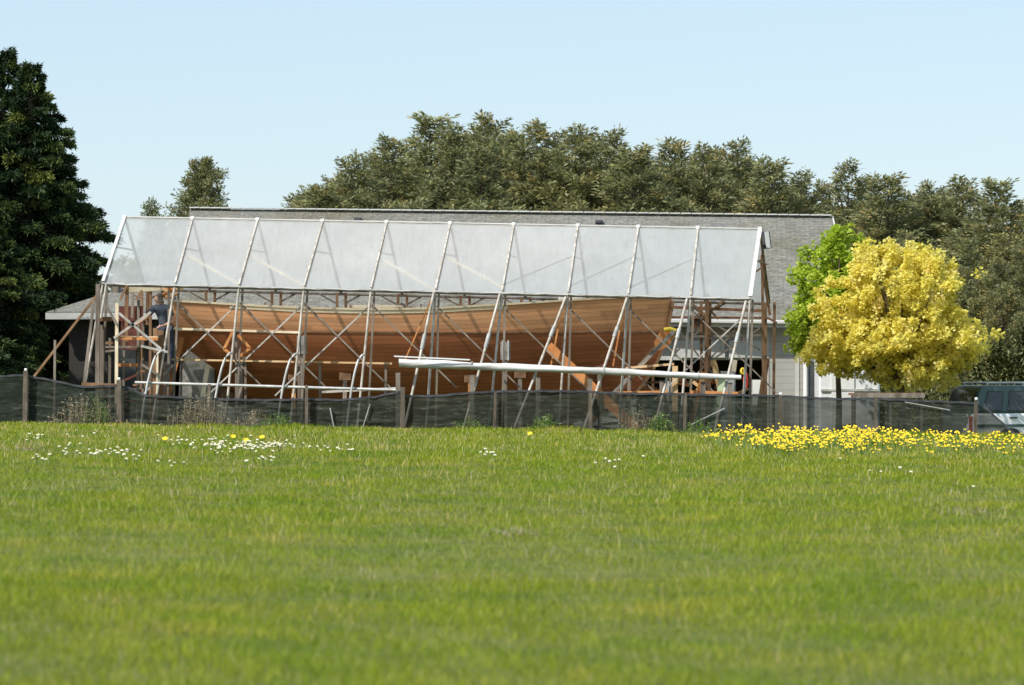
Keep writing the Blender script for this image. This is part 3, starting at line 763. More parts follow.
leaner('leaning_board', (713, 360), (721, 392), 79, .14, .05, 'timber_new', 'yellowish board slanting in the shade of the garage mouth')
# orange pad and yellow clamp at the bow
ob = MB().prism([at(*q, 74.6) for q in ((660, 332), (673, 330), (675, 336), (668, 347), (657, 351), (654, 343))], (0, .12, 0)).build('bow_pad', 'timber_orange'); tag(ob, 'orange plywood pad wedged under the bow', 'pad')
ob = MB().tube([at(664, 330, 74.5), at(670, 329, 74.5), at(676, 331, 74.5)], .05, 8).build('foam_roller', 'yellow'); tag(ob, 'yellow foam roller on top of the orange pad at the bow', 'roller')
# V clamps at frame three
cl = empty('hull_clamp', at(236, 345, 74.6)); tag(cl, 'bent orange timber clamps hugging the post beside the third frame', 'clamp')
for pp in (((233, 331), (224, 349), (231, 354)), ((238, 335), (250, 348), (240, 356))):
    P = [at(*q, 74.5) for q in pp]; g = MB(); g.bar(P[0], P[1], .05, .06); g.bar(P[1], P[2], .05, .06); g.build('clamp_arm', 'timber_orange', cl)
for (x, y, lab) in ((302, 345, 'grey metal clamp box against the hull beside the fourth frame'), (505.5, 351, 'grey metal clamp box against the hull beside the seventh frame'), (671, 392, 'small grey box on the low plank right of the bow')):
    Y_ = 74.6 if y < 360 else 74.2
    e_ = empty('clamp_box', at(x, y+10, Y_)); tag(e_, lab, 'box')
    c = at(x, y, Y_)
    MB().box((-.11, -.06, -.2), (.11, .06, .2), Matrix.Translation(c)).build('casing', 'grey_panel', e_, bevel=.01)
    for s_ in (-1, 1): MB().bar(c + Vector((s_*.06, -.07, -.21)), c + Vector((s_*.06, -.07, .24)), .03).build('bolt_bar', 'conduit', e_)
    MB().bar(c + Vector((0, 0, -.2)), Vector((c.x, c.y, float(gz(c.x, c.y)))), .07).build('stand', 'timber_grey', e_)

# ---------------------------------------------------------------- scaffold at the stern with the worker
sc_ = empty('scaffold', (at(130, 400, 75).x, 75.0, float(gz(-8.5, 75)))); tag(sc_, 'rough timber scaffold with plank floors at the stern end of the boat', 'scaffold')
def spost(x, y0, mat, w_=.07, Y=75.0, y1=None):
    t = at(x, y0, Y); b = at(x, y1, Y).z if y1 else float(gz(t.x, Y)) - .03
    MB().bar(t, Vector((t.x - .02, Y, b)), w_, w_).build('post', mat, sc_)
spost(117, 303, 'blond', .07, 74.3); spost(102, 325, 'timber_grey', .1, 74.8); spost(127, 284, 'timber_brown', .08, 74.8, 345)
spost(124, 340, 'timber_grey', .05, 75.6); spost(138.5, 300, 'timber_grey', .06, 75.9); spost(143.5, 322, 'timber_grey', .04, 75.7)
spost(155.5, 328, 'timber_brown', .1, 74.4); spost(161, 330, 'timber_brown', .12, 74.6); spost(148, 285, 'timber_brown', .07, 76.0, 325)
spost(157.5, 345, 'blond', .045, 74.3); spost(110, 338, 'timber_grey', .06, 75.9); spost(133, 290, 'timber_grey', .06, 76.2, 318); spost(169, 290, 'timber_grey', .05, 74.9)
def splank(a, b, Y, mat, w_=.25, h_=.06, nm='plank'):
    MB().bar(at(*a, Y), at(*b, Y), w_, h_).build(nm, mat, sc_)
splank((129, 290), (161, 288), 75.3, 'blond', .35, .12); splank((118, 338), (158, 339), 74.3, 'timber_orange', .06, .07, 'rail')
splank((118, 336.5), (158, 337.5), 74.42, 'blond', .2, .04); splank((119, 365), (138, 365), 75.0, 'timber_orange', .3, .07)
splank((82, 384), (120, 385.5), 73.9, 'timber_brown', .2, .07); splank((96, 343), (120, 343), 75.2, 'timber_brown', .2, .06)
splank((103, 347), (150, 347), 75.7, 'timber_grey', .3, .05); splank((140, 371), (172, 371), 75.2, 'timber_brown', .6, .05)
splank((112, 319), (96, 319), 74.6, 'timber_brown', .1, .1); splank((100, 352), (118, 350), 75.5, 'timber_grey', .1, .05)
for a, b, mt in (((119, 313), (161, 349), 'pole'), ((114, 338), (151, 312), 'pole_light'), ((141, 346), (168, 352), 'pole'), ((141, 364), (157, 374), 'timber_grey'), ((103, 300), (117, 325), 'timber_grey'), ((120, 300), (127, 285), 'timber_brown'), ((136, 300), (142, 290), 'timber_brown')):
    splank(a, b, 74.25, mt, .05, .05, 'brace')
MB().box((0, 0, 0), (.55, .04, .34), Matrix.Translation(at(119, 321, 76.3))).build('screen_board', 'maroon', sc_)
MB().box((0, 0, 0), (.4, .04, .7), Matrix.Translation(at(121, 350, 76.4))).build('screen_board', 'maroon', sc_)
# lumber ends stacked above the worker
for k in range(9):
    x = 160 + (k % 5)*3.3; y = 287 + (k//5)*7 + (k % 3)*2; Y_ = 75.8 + .1*k
    a = at(x, y, Y_); MB().bar(a, a + Vector((.22 - .05*(k % 4), -.25, .12*((k % 3)-1))), .09, .04).build('offcut', 'timber_orange' if k % 2 else 'timber_new', sc_)

# ---------------------------------------------------------------- the worker
def skin_obj(name, joints, bones, mat, parent, sub=2):
    me = bpy.data.meshes.new(name); keys = list(joints)
    me.from_pydata([joints[k][0] for k in keys], [(keys.index(a), keys.index(b)) for a, b in bones], [])
    o = link_mesh(name, me, M[mat], parent)
    s = o.modifiers.new('skin', 'SKIN'); s.use_smooth_shade = True
    for i, k in enumerate(keys):
        r = joints[k][1]; r = r if isinstance(r, tuple) else (r, r)
        me.skin_vertices[0].data[i].radius = r
        me.skin_vertices[0].data[i].use_root = (i == 0)
    if sub:
        m = o.modifiers.new('sub', 'SUBSURF'); m.levels = sub; m.render_levels = sub
    return o
feet = at(164, 371, 75.15); feet.z += .03
wk = empty('person', feet); tag(wk, 'person in slate T-shirt and dark jeans on the scaffold reaching down beside the stern', 'person')
# local axes: x right, y away, z up; leaning left, back towards the camera
J = {'pelvis': ((.02, 0, .93), (.15, .12)), 'waist': ((.0, 0, 1.06), (.13, .105)), 'chest': ((-.04, -.01, 1.27), (.165, .12)), 'top': ((-.07, -.02, 1.4), (.11, .09)),
     'neck': ((-.09, -.03, 1.47), (.055, .06)),
     'hl': ((-.07, 0, .88), (.095, .095)), 'kl': ((-.1, -.04, .5), (.062, .065)), 'al': ((-.1, .03, .09), (.042, .045)), 'tl': ((-.2, -.06, .04), (.04, .03)),
     'hr': ((.12, 0, .88), (.095, .095)), 'kr': ((.15, -.03, .5), (.062, .065)), 'ar': ((.16, .04, .09), (.042, .045)), 'tr': ((.07, -.05, .04), (.04, .03)),
     'sl': ((-.22, -.08, 1.38), (.062, .062)), 'el': ((-.36, -.22, 1.17), (.043, .043)), 'wl': ((-.55, -.26, 1.03), (.028, .024)), 'pl': ((-.61, -.27, 1.0), (.036, .016)),
     'sr': ((.11, .04, 1.38), (.062, .062)), 'er': ((.2, .02, 1.1), (.043, .043)), 'wr': ((.02, -.18, .98), (.028, .024)), 'pr': ((-.04, -.23, .97), (.036, .016))}
Bn = [('pelvis', 'waist'), ('waist', 'chest'), ('chest', 'top'), ('top', 'neck'), ('pelvis', 'hl'), ('hl', 'kl'), ('kl', 'al'), ('al', 'tl'), ('pelvis', 'hr'), ('hr', 'kr'), ('kr', 'ar'), ('ar', 'tr'),
      ('top', 'sl'), ('sl', 'el'), ('el', 'wl'), ('wl', 'pl'), ('top', 'sr'), ('sr', 'er'), ('er', 'wr'), ('wr', 'pr')]
J['jaw'] = ((-.13, -.05, 1.55), (.062, .07)); J['crown'] = ((-.12, -.04, 1.64), (.076, .09)); J['cap'] = ((-.115, -.035, 1.7), (.06, .07)); J['nose'] = ((-.215, -.1, 1.585), (.013, .016))
Bn += [('neck', 'jaw'), ('jaw', 'crown'), ('crown', 'cap'), ('jaw', 'nose')]
for hand, d in (('pl', Vector((-.9, -.15, -.35)).normalized()), ('pr', Vector((-.8, -.55, -.1)).normalized())):
    b = Vector(J[hand][0]); sd = d.cross(Vector((0, 0, 1))).normalized()
    for f in range(4):
        o_ = sd*(f-1.5)*.019; L_ = (.07, .08, .075, .058)[f]
        J[hand+'a%d' % f] = (tuple(b + o_ + d*.045), .0095); J[hand+'b%d' % f] = (tuple(b + o_ + d*(.045+L_*.5) + Vector((0, 0, -.012))), .009); J[hand+'c%d' % f] = (tuple(b + o_ + d*(.04+L_*.8) + Vector((0, 0, -.04))), .008)
        Bn += [(hand, hand+'a%d' % f), (hand+'a%d' % f, hand+'b%d' % f), (hand+'b%d' % f, hand+'c%d' % f)]
    J[hand+'t'] = (tuple(b + sd*.05 + d*.03), .011); J[hand+'u'] = (tuple(b + sd*.055 + d*.07 + Vector((0, 0, -.02))), .009)
    Bn += [(hand, hand+'t'), (hand+'t', hand+'u')]
skin_obj('body', J, Bn, 'skin', wk)
def sub_skin(name, keys, bones, grow, mat, extra=None):
    j = {k: (J[k][0], tuple(x + grow for x in (J[k][1] if isinstance(J[k][1], tuple) else (J[k][1],)*2))) for k in keys}
    if extra: j.update(extra)
    return skin_obj(name, j, bones, mat, wk)
sleeve = lambda a, b, t: tuple(Vector(J[a][0]).lerp(Vector(J[b][0]), t))
sub_skin('shirt', ['pelvis', 'waist', 'chest', 'top', 'sl', 'sr'], [('pelvis', 'waist'), ('waist', 'chest'), ('chest', 'top'), ('top', 'nk'), ('top', 'sl'), ('top', 'sr'), ('sl', 'xl'), ('sr', 'xr')], .02, 'shirt',
         {'nk': ((-.085, -.025, 1.455), .078), 'xl': (sleeve('sl', 'el', .75), .068), 'xr': (sleeve('sr', 'er', .75), .068)})
sub_skin('jeans', ['pelvis', 'hl', 'kl', 'al', 'hr', 'kr', 'ar'], [('pelvis', 'hl'), ('hl', 'kl'), ('kl', 'al'), ('pelvis', 'hr'), ('hr', 'kr'), ('kr', 'ar')], .016, 'jeans')
for a, t in (('al', 'tl'), ('ar', 'tr')):
    sub_skin('shoe', [a, t], [(a, t)], .012, 'shoe')
skin_obj('hair', {'a': ((-.085, -.045, 1.57), (.078, .085)), 'b': ((-.1, -.05, 1.65), (.092, .1)), 'c': ((-.112, -.045, 1.71), (.075, .085)), 'n': ((-.08, -.06, 1.52), (.06, .06))}, [('a', 'b'), ('b', 'c'), ('a', 'n')], 'hair', wk)
from mathutils import noise
# ---------------------------------------------------------------- house
def hY(x): return -0.06*x       # the house stands turned a few degrees
def hpnt(px, py, Y): return at(px, py, Y + hY((px-512)/40))
ho = empty('house', (0, 85, float(gz(0, 85)))); tag(ho, 'long single-storey house with grey shingle roof and pale siding behind the boat shelter', 'house')
GZ = -0.65
xl, xr = at(190, 208, 88).x, at(832, 217, 88).x
def roof_slab(P, name, mat, parent, th=0.12, uvs=None):
    """P: 4 corners eave-left, eave-right, ridge-right, ridge-left"""
    P = [Vector(p) for p in P]; n = (P[1]-P[0]).cross(P[3]-P[0]).normalized()
    if n.z < 0: n = -n
    off = root_off(parent); me = bpy.data.meshes.new(name)
    vs = [p - off for p in P] + [p - off - n*th for p in P]
    me.from_pydata([tuple(v) for v in vs], [], [(0,1,2,3),(7,6,5,4),(0,4,5,1),(1,5,6,2),(2,6,7,3),(3,7,4,0)])
    ul = me.uv_layers.new(name='UVMap'); ex = (P[1]-P[0]).normalized(); ey = n.cross(ex)
    for l in me.loops:
        d = vs[l.vertex_index] - vs[0]; ul.data[l.index].uv = (d.dot(ex), d.dot(ey))
    return link_mesh(name, me, M[mat], parent)
eL, eR = Vector((xl, 82.6 + hY(xl), 2.62)), Vector((xr, 82.6 + hY(xr), 2.44))
rL, rR = at(190, 208.8, 88 + hY(xl)), at(832, 216.5, 88 + hY(xr))
bL, bR = Vector((xl, 93.4, 2.62)), Vector((xr, 93.4-.5, 2.44))
rf = roof_slab([eL, eR, rR, rL], 'roof', 'shingle', ho)
roof_slab([bR, bL, rL, rR], 'roof', 'shingle', ho)
g = MB(); n_ = 60
for k in range(n_):
    a, b = rL.lerp(rR, k/n_), rL.lerp(rR, (k+.93)/n_); g.bar(a + Vector((0, 0, .03)), b + Vector((0, 0, .035)), .3, .03)
g.build('ridge_cap', M['fascia'], rf)
g = MB(); g.bar(eL + Vector((0, -.02, -.08)), eR + Vector((0, -.02, -.08)), .03, .17); g.build('fascia', 'fascia', ho)
g = MB(); g.bar(eL + Vector((0, -.09, -.03)), eR + Vector((0, -.09, -.03)), .11, .09); g.build('gutter', 'fascia', ho, bevel=.02)
g = MB(); g.bar(eR + Vector((.015, .05, -.07)), rR + Vector((.015, 0, -.07)), .03, .16); g.bar(bR + Vector((.015, -.05, -.07)), rR + Vector((.015, 0, -.07)), .03, .16); g.build('barge_board', 'fascia', ho)
# walls; the garage mouth is open from px 640 to 765
wy = 83.0
def wx(px): return at(px, 350, wy).x
def wallbox(x0, x1, z0, z1, name='wall', mat='siding', d=.14, y=None):
    y = y if y is not None else wy
    g = MB(); g.prism([(x0, y+hY(x0), z0), (x1, y+hY(x1), z0), (x1, y+hY(x1), z1), (x0, y+hY(x0), z1)], (0, d, 0)); return g.build(name, mat, ho)
gx0, gx1, xe = wx(636), wx(766), wx(819)
wallbox(xl+.3, gx0, GZ-.1, 2.5); wallbox(gx0, gx1, 1.53, 2.45); wallbox(gx1, xe, GZ-.1, 2.4)
# gable end walls, back wall
g = MB(); g.prism([(xe, wy+hY(xe)+.15, GZ-.1), (xe, 92.2, GZ-.1), (xe, 92.2, 2.4), (xe, 87.6, 4.95), (xe, wy+hY(xe)+.15, 2.4)], (-.14, 0, 0)); g.build('wall', 'siding', ho)
g = MB(); g.prism([(xl+.3, wy+hY(xl)+.15, GZ-.1), (xl+.3, 92.8, GZ-.1), (xl+.3, 92.8, 2.5), (xl+.3, 88.5, 5.0), (xl+.3, wy+hY(xl)+.15, 2.5)], (.14, 0, 0)); g.build('wall', 'siding', ho)
g = MB(); g.box((xl+.45, 92.2, GZ-.1), (xe-.15, 92.34, 2.4)); g.build('wall', 'siding', ho)
g = MB(); g.box((gx0-.5, 86.5, GZ-.1), (gx1+.6, 86.62, 2.3)); g.build('garage_back', 'siding_shade', ho)
for px, w_ in ((765, .12), (795.5, .1), (818, .09)):
    x = wx(px); MB().box((x-w_/2, wy+hY(x)-.025, GZ), (x+w_/2, wy+hY(x)-.003, 2.36)).build('corner_trim', 'trim', ho)
MB().box((gx0-.1, wy+hY(gx1)-.0+.12, 1.5), (gx1, wy+hY(gx1)+.2, 1.6)).build('lintel', 'trim', ho)
x0, x1 = wx(805.5), wx(816.5)
dr = MB().box((x0, wy+hY(x0)-.035, GZ+.05), (x1, wy+hY(x0)-.004, 1.6)).build('side_door', 'door_blue', ho)
MB().box((x0+.05, wy+hY(x0)-.045, .55), (x1-.05, wy+hY(x0)-.038, 1.45)).build('door_glass', 'glass_dark', dr)
x = wx(803.5); MB().tube([(x, wy+hY(x)-.08, 2.3), (x, wy+hY(x)-.08, GZ)], .05, 8).build('downspout', 'white', ho)
# pale panel strips in the garage wall: closed sectional pieces
for k, (a, b) in enumerate(((676, 724), (728, 762))):
    MB().box((wx(a), wy+hY(6)-.03, 1.56), (wx(b), wy+hY(6)-.004, 1.98)).build('door_panel', 'trim', ho)
# small roof vents
for px, t in ((360, .9), (600, .9)):
    p = eL.lerp(eR, (px-190)/642).lerp(rL.lerp(rR, (px-190)/642), t)
    MB().box((-.1, -.1, 0), (.1, .1, .09), Matrix.Translation(p)).build('roof_vent', 'dark_metal', ho, bevel=.02)

# low wing to the left
wg = empty('outbuilding', (-10.2, 84, float(gz(-10.2, 84)))); tag(wg, 'low dark outbuilding with hipped grey roof half hidden by the dark conifers', 'outbuilding')
a0, a1 = at(46, 312, 82.4), at(168, 313, 82.4); zt = 3.5
A = [Vector((a0.x, 82.4, 2.68)), Vector((a1.x, 82.4, 2.68)), Vector((a1.x, 85.2, zt)), Vector((a0.x+2.1, 85.2, zt))]
roof_slab(A, 'roof', 'shingle', wg, .08)
roof_slab([Vector((a0.x, 88, 2.68)), Vector((a0.x, 82.4, 2.68)), Vector((a0.x+2.1, 85.15, zt-.003)), Vector((a0.x+2.1, 85.25, zt-.003))], 'roof', 'shingle', wg, .06)
roof_slab([Vector((a1.x, 88, 2.68)), Vector((a0.x, 88, 2.68)), Vector((a0.x+2.1, 85.25, zt-.006)), Vector((a1.x, 85.25, zt-.006))], 'roof', 'shingle', wg, .06)
MB().bar(A[0]+Vector((0,-.05,-.1)), A[1]+Vector((0,-.05,-.1)), .1, .16).build('gutter', 'trim', wg)
MB().box((a0.x+.5, 82.9, GZ-.1), (a1.x, 83.04, 2.6)).build('wall', 'siding_shade', wg)
MB().box((a0.x+.5, 83.1, GZ-.1), (a0.x+.64, 87.6, 2.6)).build('wall', 'siding_shade', wg)
MB().box((a1.x-.14, 83.1, GZ-.1), (a1.x, 87.6, 2.6)).build('wall', 'siding_shade', wg)
wn_ = MB().box((at(118, 330, 82.9).x, 82.86, .4), (at(136, 330, 82.9).x, 82.89, 2.2)).build('window', 'glass_dark', wg)
MB().box((at(117, 330, 82.9).x, 82.82, .3), (at(119, 330, 82.9).x, 82.85, 2.3)).build('window_frame', 'maroon', wn_)
MB().box((at(107, 330, 83).x, 84.1, 2.7), (at(113, 330, 83).x, 84.3, 3.62)).build('chimney', 'timber_grey', wg)

# ---------------------------------------------------------------- things near the garage mouth
def on_ground(px, Y): x = at(px, 380, Y).x; return Vector((x, Y, float(gz(x, Y))))
def free_obj(mb, name, mat, lab, cat, bevel=0.0):
    return tag(mb.build(name, mat, None, bevel), lab, cat)
b_ = on_ground(757, 80.5); fr_ = empty('fridge', b_); tag(fr_, 'white fridge standing in the shade at the right end of the garage mouth', 'fridge')
MB().box((-.13, -.25, 0), (.13, .25, 1.42), Matrix.Translation(b_)).build('cabinet', 'grey_panel', fr_, bevel=.02)
MB().box((-.125, -.28, .05), (.125, -.255, 1.33), Matrix.Translation(b_)).build('lower_door', 'white', fr_, bevel=.008)
MB().box((-.125, -.28, 1.37), (.125, -.255, 1.7), Matrix.Translation(b_)).build('upper_door', 'white', fr_, bevel=.008)
MB().box((-.13, -.25, 1.42), (.13, .25, 1.72), Matrix.Translation(b_)).build('freezer', 'grey_panel', fr_)
b_ = on_ground(702, 80.0); wb = empty('workbench', b_); tag(wb, 'heavy wooden workbench heaped with orange offcuts inside the garage mouth', 'workbench')
MB().box((-.9, -.3, 1.3), (.9, .3, 1.38), Matrix.Translation(b_)).build('bench_top', 'timber_orange', wb)
for sx in (-.8, .8):
    for sy in (-.25, .25): MB().box((sx-.05, sy-.05, 0), (sx+.05, sy+.05, 1.298), Matrix.Translation(b_)).build('leg', 'timber_brown', wb)
rr_ = random.Random(3)
for k in range(14):
    x = b_.x + rr_.uniform(-.9, 1.0); z = b_.z + 1.4 + rr_.uniform(0, .35); a = rr_.uniform(-.9, .9); L_ = rr_.uniform(.15, .4)
    p = Vector((x, b_.y + rr_.uniform(-.25, .25), z)); mb = MB().bar(p - Vector((math.cos(a), 0, math.sin(a)))*L_/2, p + Vector((math.cos(a), 0, math.sin(a)))*L_/2, .1, .08)
    mt = rr_.choice(['timber_orange', 'timber_new', 'timber_brown']); 
    o = mb.build('offcut', mt, wb)
for (px, a, mt, lab) in ((746, .05, 'red', 'red hose hanging in a loop on the last white post of the shelter'), (743, -.1, 'yellow', 'yellow cord bundle hanging at the right end of the white roll')):
    e_ = at(px, 372 if mt == 'red' else 368, 73.5); g = MB(); hh = .36 if mt == 'red' else .14
    for k in range(4):
        r_ = .025 + .008*k; g.tube([e_ + Vector((math.cos(t)*r_, .02*k, -hh/2 + math.sin(t)*hh/2)) for t in np.linspace(0, 2*math.pi, 18)], .014, 6, caps=False)
    free_obj(g, 'garden_hose' if mt == 'red' else 'rope_bundle', mt, lab, 'hose' if mt == 'red' else 'cord')
sp_ = empty('site_speaker', at(699, 325, 79.2)); tag(sp_, 'brown box with round openings hung on the back rails right of the bow', 'box')
c = at(697, 324, 78.85)
MB().box((-.22, -.12, -.2), (.22, .12, .2), Matrix.Translation(c)).build('case', 'timber_grey', sp_, bevel=.01)
MB().tube([c + Vector((-.08, -.13, 0)), c + Vector((-.08, -.122, 0))], .08, 12).build('cone', 'rust', sp_)
b_ = on_ground(728, 76.2); cb_ = empty('cabinet', b_); tag(cb_, 'grey metal cabinet just right of the pale green board', 'cabinet')
MB().box((-.16, -.2, 0), (.16, .2, 1.9), Matrix.Translation(b_)).build('shell', 'grey_panel', cb_, bevel=.01)
MB().box((-.14, -.215, .05), (.14, -.203, 1.85), Matrix.Translation(b_)).build('door', 'trim', cb_)
# lumber heaps under and beyond the boat
def heap(px0, px1, Y, n, z1, lab, mats, seed):
    r = random.Random(seed); c = on_ground((px0+px1)/2, Y); e_ = empty('lumber_heap', c); tag(e_, lab, 'lumber')
    for k in range(n):
        x = r.uniform(at(px0, 380, Y).x, at(px1, 380, Y).x); z = c.z + .05 + z1*(k/n); L_ = r.uniform(.5, 1.1); a = r.uniform(-.25, .25) if k % 3 else r.uniform(-1, 1)
        p = Vector((x, Y + r.uniform(-.3, .3), z)); d = Vector((math.cos(a), r.uniform(-.3, .3), math.sin(a)*.6))
        MB().bar(p - d*L_/2, p + d*L_/2, r.uniform(.08, .2), .05).build('board', r.choice(mats), e_)
heap(606, 668, 77.6, 30, 1.9, 'jumbled heap of brown offcuts stacked under the bow', ['timber_brown', 'timber_grey', 'timber_orange', 'timber_brown'], 5)
heap(100, 150, 78.0, 22, 1.5, 'dim heap of boards behind the scaffold at the stern', ['timber_brown', 'maroon', 'timber_grey'], 6)

# ---------------------------------------------------------------- silt fence
FX = [-62, 27, 120, 210, 307, 403, 495.5, 590, 685, 780, 875, 975]
FT = [376, 371, 380, 384, 385, 387, 392, 393, 393, 395, 397, 400]
fe = empty('silt_fence', (0, 71.6, 0)); tag(fe, 'low sagging dark mesh silt fence on wooden stakes across the field edge', 'fence')
FY = 71.6
for x, y in zip(FX, FT):
    t = at(x, y, FY + .05); wide = .1 if x in (120, 403, 27) else .065
    lean = random.uniform(-.03, .03)
    MB().bar(Vector((t.x, FY-.13, t.z)), Vector((t.x + lean, FY-.13, float(gz(t.x, FY))-.1)), wide, .06).build('stake', 'fence_post', fe)
    if x in (27, 120, 780, 975): MB().box((-.028, -.03, 0), (.028, .03, .055), Matrix.Translation(Vector((t.x, FY-.13, t.z+.002)))).build('insulator', 'white', fe, bevel=.01)
TOP = {0: [(0, 377), (.5, 377), (1, 375)], 1: [(0, 376), (.25, 380), (.6, 387), (.85, 386), (1, 386)], 2: [(0, 386), (.1, 388), (.3, 396), (.6, 397), (1, 398)], 3: [(0, 399), (.5, 400), (1, 399.5)],
       4: [(0, 399), (.35, 400), (.7, 397), (1, 391)], 5: [(0, 396), (.35, 396), (.7, 393), (1, 391.5)], 6: [(0, 391.5), (.5, 391), (1, 391.5)], 7: [(0, 392), (.4, 393.5), (1, 394)],
       8: [(0, 394.5), (.5, 395), (1, 396)], 9: [(0, 396), (.6, 399), (1, 398.5)], 10: [(0, 398.5), (.5, 401), (1, 403)]}
def fence_panel(i, x0, x1, T, fallen=False):
    nu, nv = 60, 26; P = []; ph = i*1.9; amp = (.02, .04, .04, .05, .035, .02, .028, .022, .014, .016, .014, .02)[i]
    for k in range(nv+1):
        v = k/nv; row = []
        for j in range(nu+1):
            u = j/nu; px = x0 + (x1-x0)*u; top = at(px, np.interp(u, [t[0] for t in T], [t[1] for t in T]), FY)
            zb = float(gz(top.x, FY)) - .03; z = zb + (top.z + .006*math.sin(u*31+ph) - zb)*v
            sag = math.sin(math.pi*u)
            y = FY - .01 - .05*sag*(1-v*.6) + amp*(noise.noise(Vector((u*2.4+ph, v*11+ph*3, 1.0))) + .55*noise.noise(Vector((u*5+ph, v*26, 4.0))) + .25*noise.noise(Vector((u*16, v*20+ph, 7.0))))*(.35+.65*sag)
            row.append(Vector((top.x, y, z)))
        P.append(row)
    g = MB().grid(P); o = g.build('mesh_panel', 'mesh', fe)
    g = MB(); pr = None
    for j in range(0, nu+1, 2):
        p = P[-1][j] + Vector((0, -.01, 0))
        if pr is not None: g.bar(pr, p, .015, .045)
        pr = p
    g.build('top_hem', 'dark_metal', fe)
for i in range(11): fence_panel(i, FX[i], FX[i+1], TOP[i])
fence_panel(11, 975, 1046, [(0, 403), (.15, 408), (.55, 434), (1, 437)])
for (a, b) in (((733, 400), (759, 432)), ((690, 425), (725, 408)), ((370, 404), (362, 430)), ((330, 408), (334, 428)), ((905, 402), (950, 410))):
    p, q = at(*a, FY-.09), at(*b, FY-.09); MB().bar(p, q, .025, .02).build('loose_strap', 'tarp_seam' if a[0] != 733 else 'dark_metal', fe)

# ---------------------------------------------------------------- table, trailer, car at the right
b_ = on_ground(887, 73.6); tb = empty('trestle_table', b_); tag(tb, 'rusty brown topped trestle table standing behind the fence under the golden tree', 'table')
x0, x1 = at(850, 392, 73.6).x, at(924, 392, 73.6).x; zt = at(887, 393, 73.6).z
MB().box((x0, 73.3, zt-.05), (x1, 73.95, zt)).build('table_top', 'rust', tb)
MB().box((x0+.02, 73.29-.01, zt-.1), (x1-.02, 73.29+.0, zt-.0)).build('edge_strip', 'timber_grey', tb)
for x in (x0+.08, x1-.08, (x0+x1)/2 + .05):
    for y in (73.38, 73.86): MB().bar((x, y, zt-.05), (x, y, float(gz(x, y))-.02), .05).build('leg', 'timber_grey', tb)
# enclosed trailer
b_ = Vector((at(847, 380, 82).x, 82.0, float(gz(8.4, 82)))); tl = empty('cargo_trailer', b_); tag(tl, 'plain white enclosed cargo trailer parked beside the house corner behind the golden tree', 'trailer')
x0, x1 = at(819, 380, 81.3).x, at(880, 380, 81.3).x
T_ = MB().box((x0, 81.3, -.25), (x1, 82.75, 1.72)).build('box_body', 'car_white', tl, bevel=.05)
MB().box((x0+.04, 81.26, .75), (x1-.04, 81.29, .8)).build('rub_rail', 'conduit', tl)
MB().box((x0+.3, 81.27, -.15), (x0+.85, 81.295, 1.5)).build('door', 'white', tl)
for yy in (81.35, 82.6):
    c = Vector(((x0+x1)/2, yy, b_.z+.33)); w1 = MB().tube([c+Vector((0,-.1,0)), c+Vector((0,.1,0))], .33, 20).build('wheel', 'rubber', tl)
    MB().tube([c+Vector((0,-.11,0)), c+Vector((0,-.102,0))], .18, 16).build('rim', 'conduit', w1)
MB().bar((x1, 82., -.1), (x1+.9, 82., b_.z+.45), .08).build('drawbar', 'dark_metal', tl)
MB().bar((x1+.85, 82., b_.z+.45), (x1+.85, 82., b_.z), .06).build('jack_stand', 'dark_metal', tl)

# estate car: built along +x, rear at x = 0, then turned
cb = at(957, 412, 76.6); car = empty('parked_car', (cb.x + .05, 77.2, float(gz(12, 77.2))), math.radians(17))
tag(car, 'dark green and white sport utility car parked behind the right end of the fence', 'car')
W2 = .88; zg = 0.0
def prof(pts, y0, y1, name, mat, parent, bevel=.03):
    return MB().prism([(x, y0, z) for x, z in pts], (0, y1-y0, 0)).build(name, mat, parent, bevel, local=True)
body = [(.0, .42), (.0, .98), (.06, 1.05), (3.3, 1.05), (4.5, .98), (4.7, .85), (4.75, .45), (4.3, .34), (.4, .34)]
bd = prof(body, -W2, W2, 'body', 'car_white', car, .05)
# greenhouse: tapered cabin
def cabin(z0, z1, inset, x0, x1, x2, x3):
    vs = [(x0, -W2+.02, z0), (x3, -W2+.02, z0), (x3, W2-.02, z0), (x0, W2-.02, z0), (x1, -W2+inset, z1), (x2, -W2+inset, z1), (x2, W2-inset, z1), (x1, W2-inset, z1)]
    return MB().add([Vector(v) for v in vs], [(0,3,2,1),(4,5,6,7),(0,1,5,4),(1,2,6,5),(2,3,7,6),(3,0,4,7)])
cabin(1.052, 1.68, .14, .04, .3, 2.6, 3.35).build('cabin', 'car_green', car, .05, local=True)
def side_y(z): return -W2 + .02 + .12*(z-1.052)/.628
def side_glass(xs, name='side_window'):
    for s_ in (1, -1):
        P = []
        for (x, z) in xs:
            P.append(Vector((x, s_*(side_y(z) - .012), z)))
        w_ = MB().prism(P, (0, s_*.01, 0)).build(name, 'glass_dark', car, 0, local=True)
        fr = MB()
        for i in range(len(P)): fr.bar(P[i] + Vector((0, -.004*s_, 0)), P[(i+1) % len(P)] + Vector((0, -.004*s_, 0)), .018, .018)
        fr.build('window_seal', 'dark_metal', w_, local=True)
side_glass([(.3, 1.12), (.75, 1.12), (.82, 1.55), (.45, 1.55)]); side_glass([(.92, 1.12), (1.72, 1.12), (1.72, 1.56), (1.0, 1.56)]); side_glass([(1.82, 1.12), (2.95, 1.12), (2.5, 1.56), (1.82, 1.56)])
rg = MB().add([Vector((x, y, z)) for x, y, z in ((.055, -.68, 1.13), (.055, .68, 1.13), (.232, .62, 1.58), (.232, -.62, 1.58))], [(0, 1, 2, 3)])
for v in range(4): rg.v[v] = (rg.v[v][0]-.012, rg.v[v][1], rg.v[v][2])
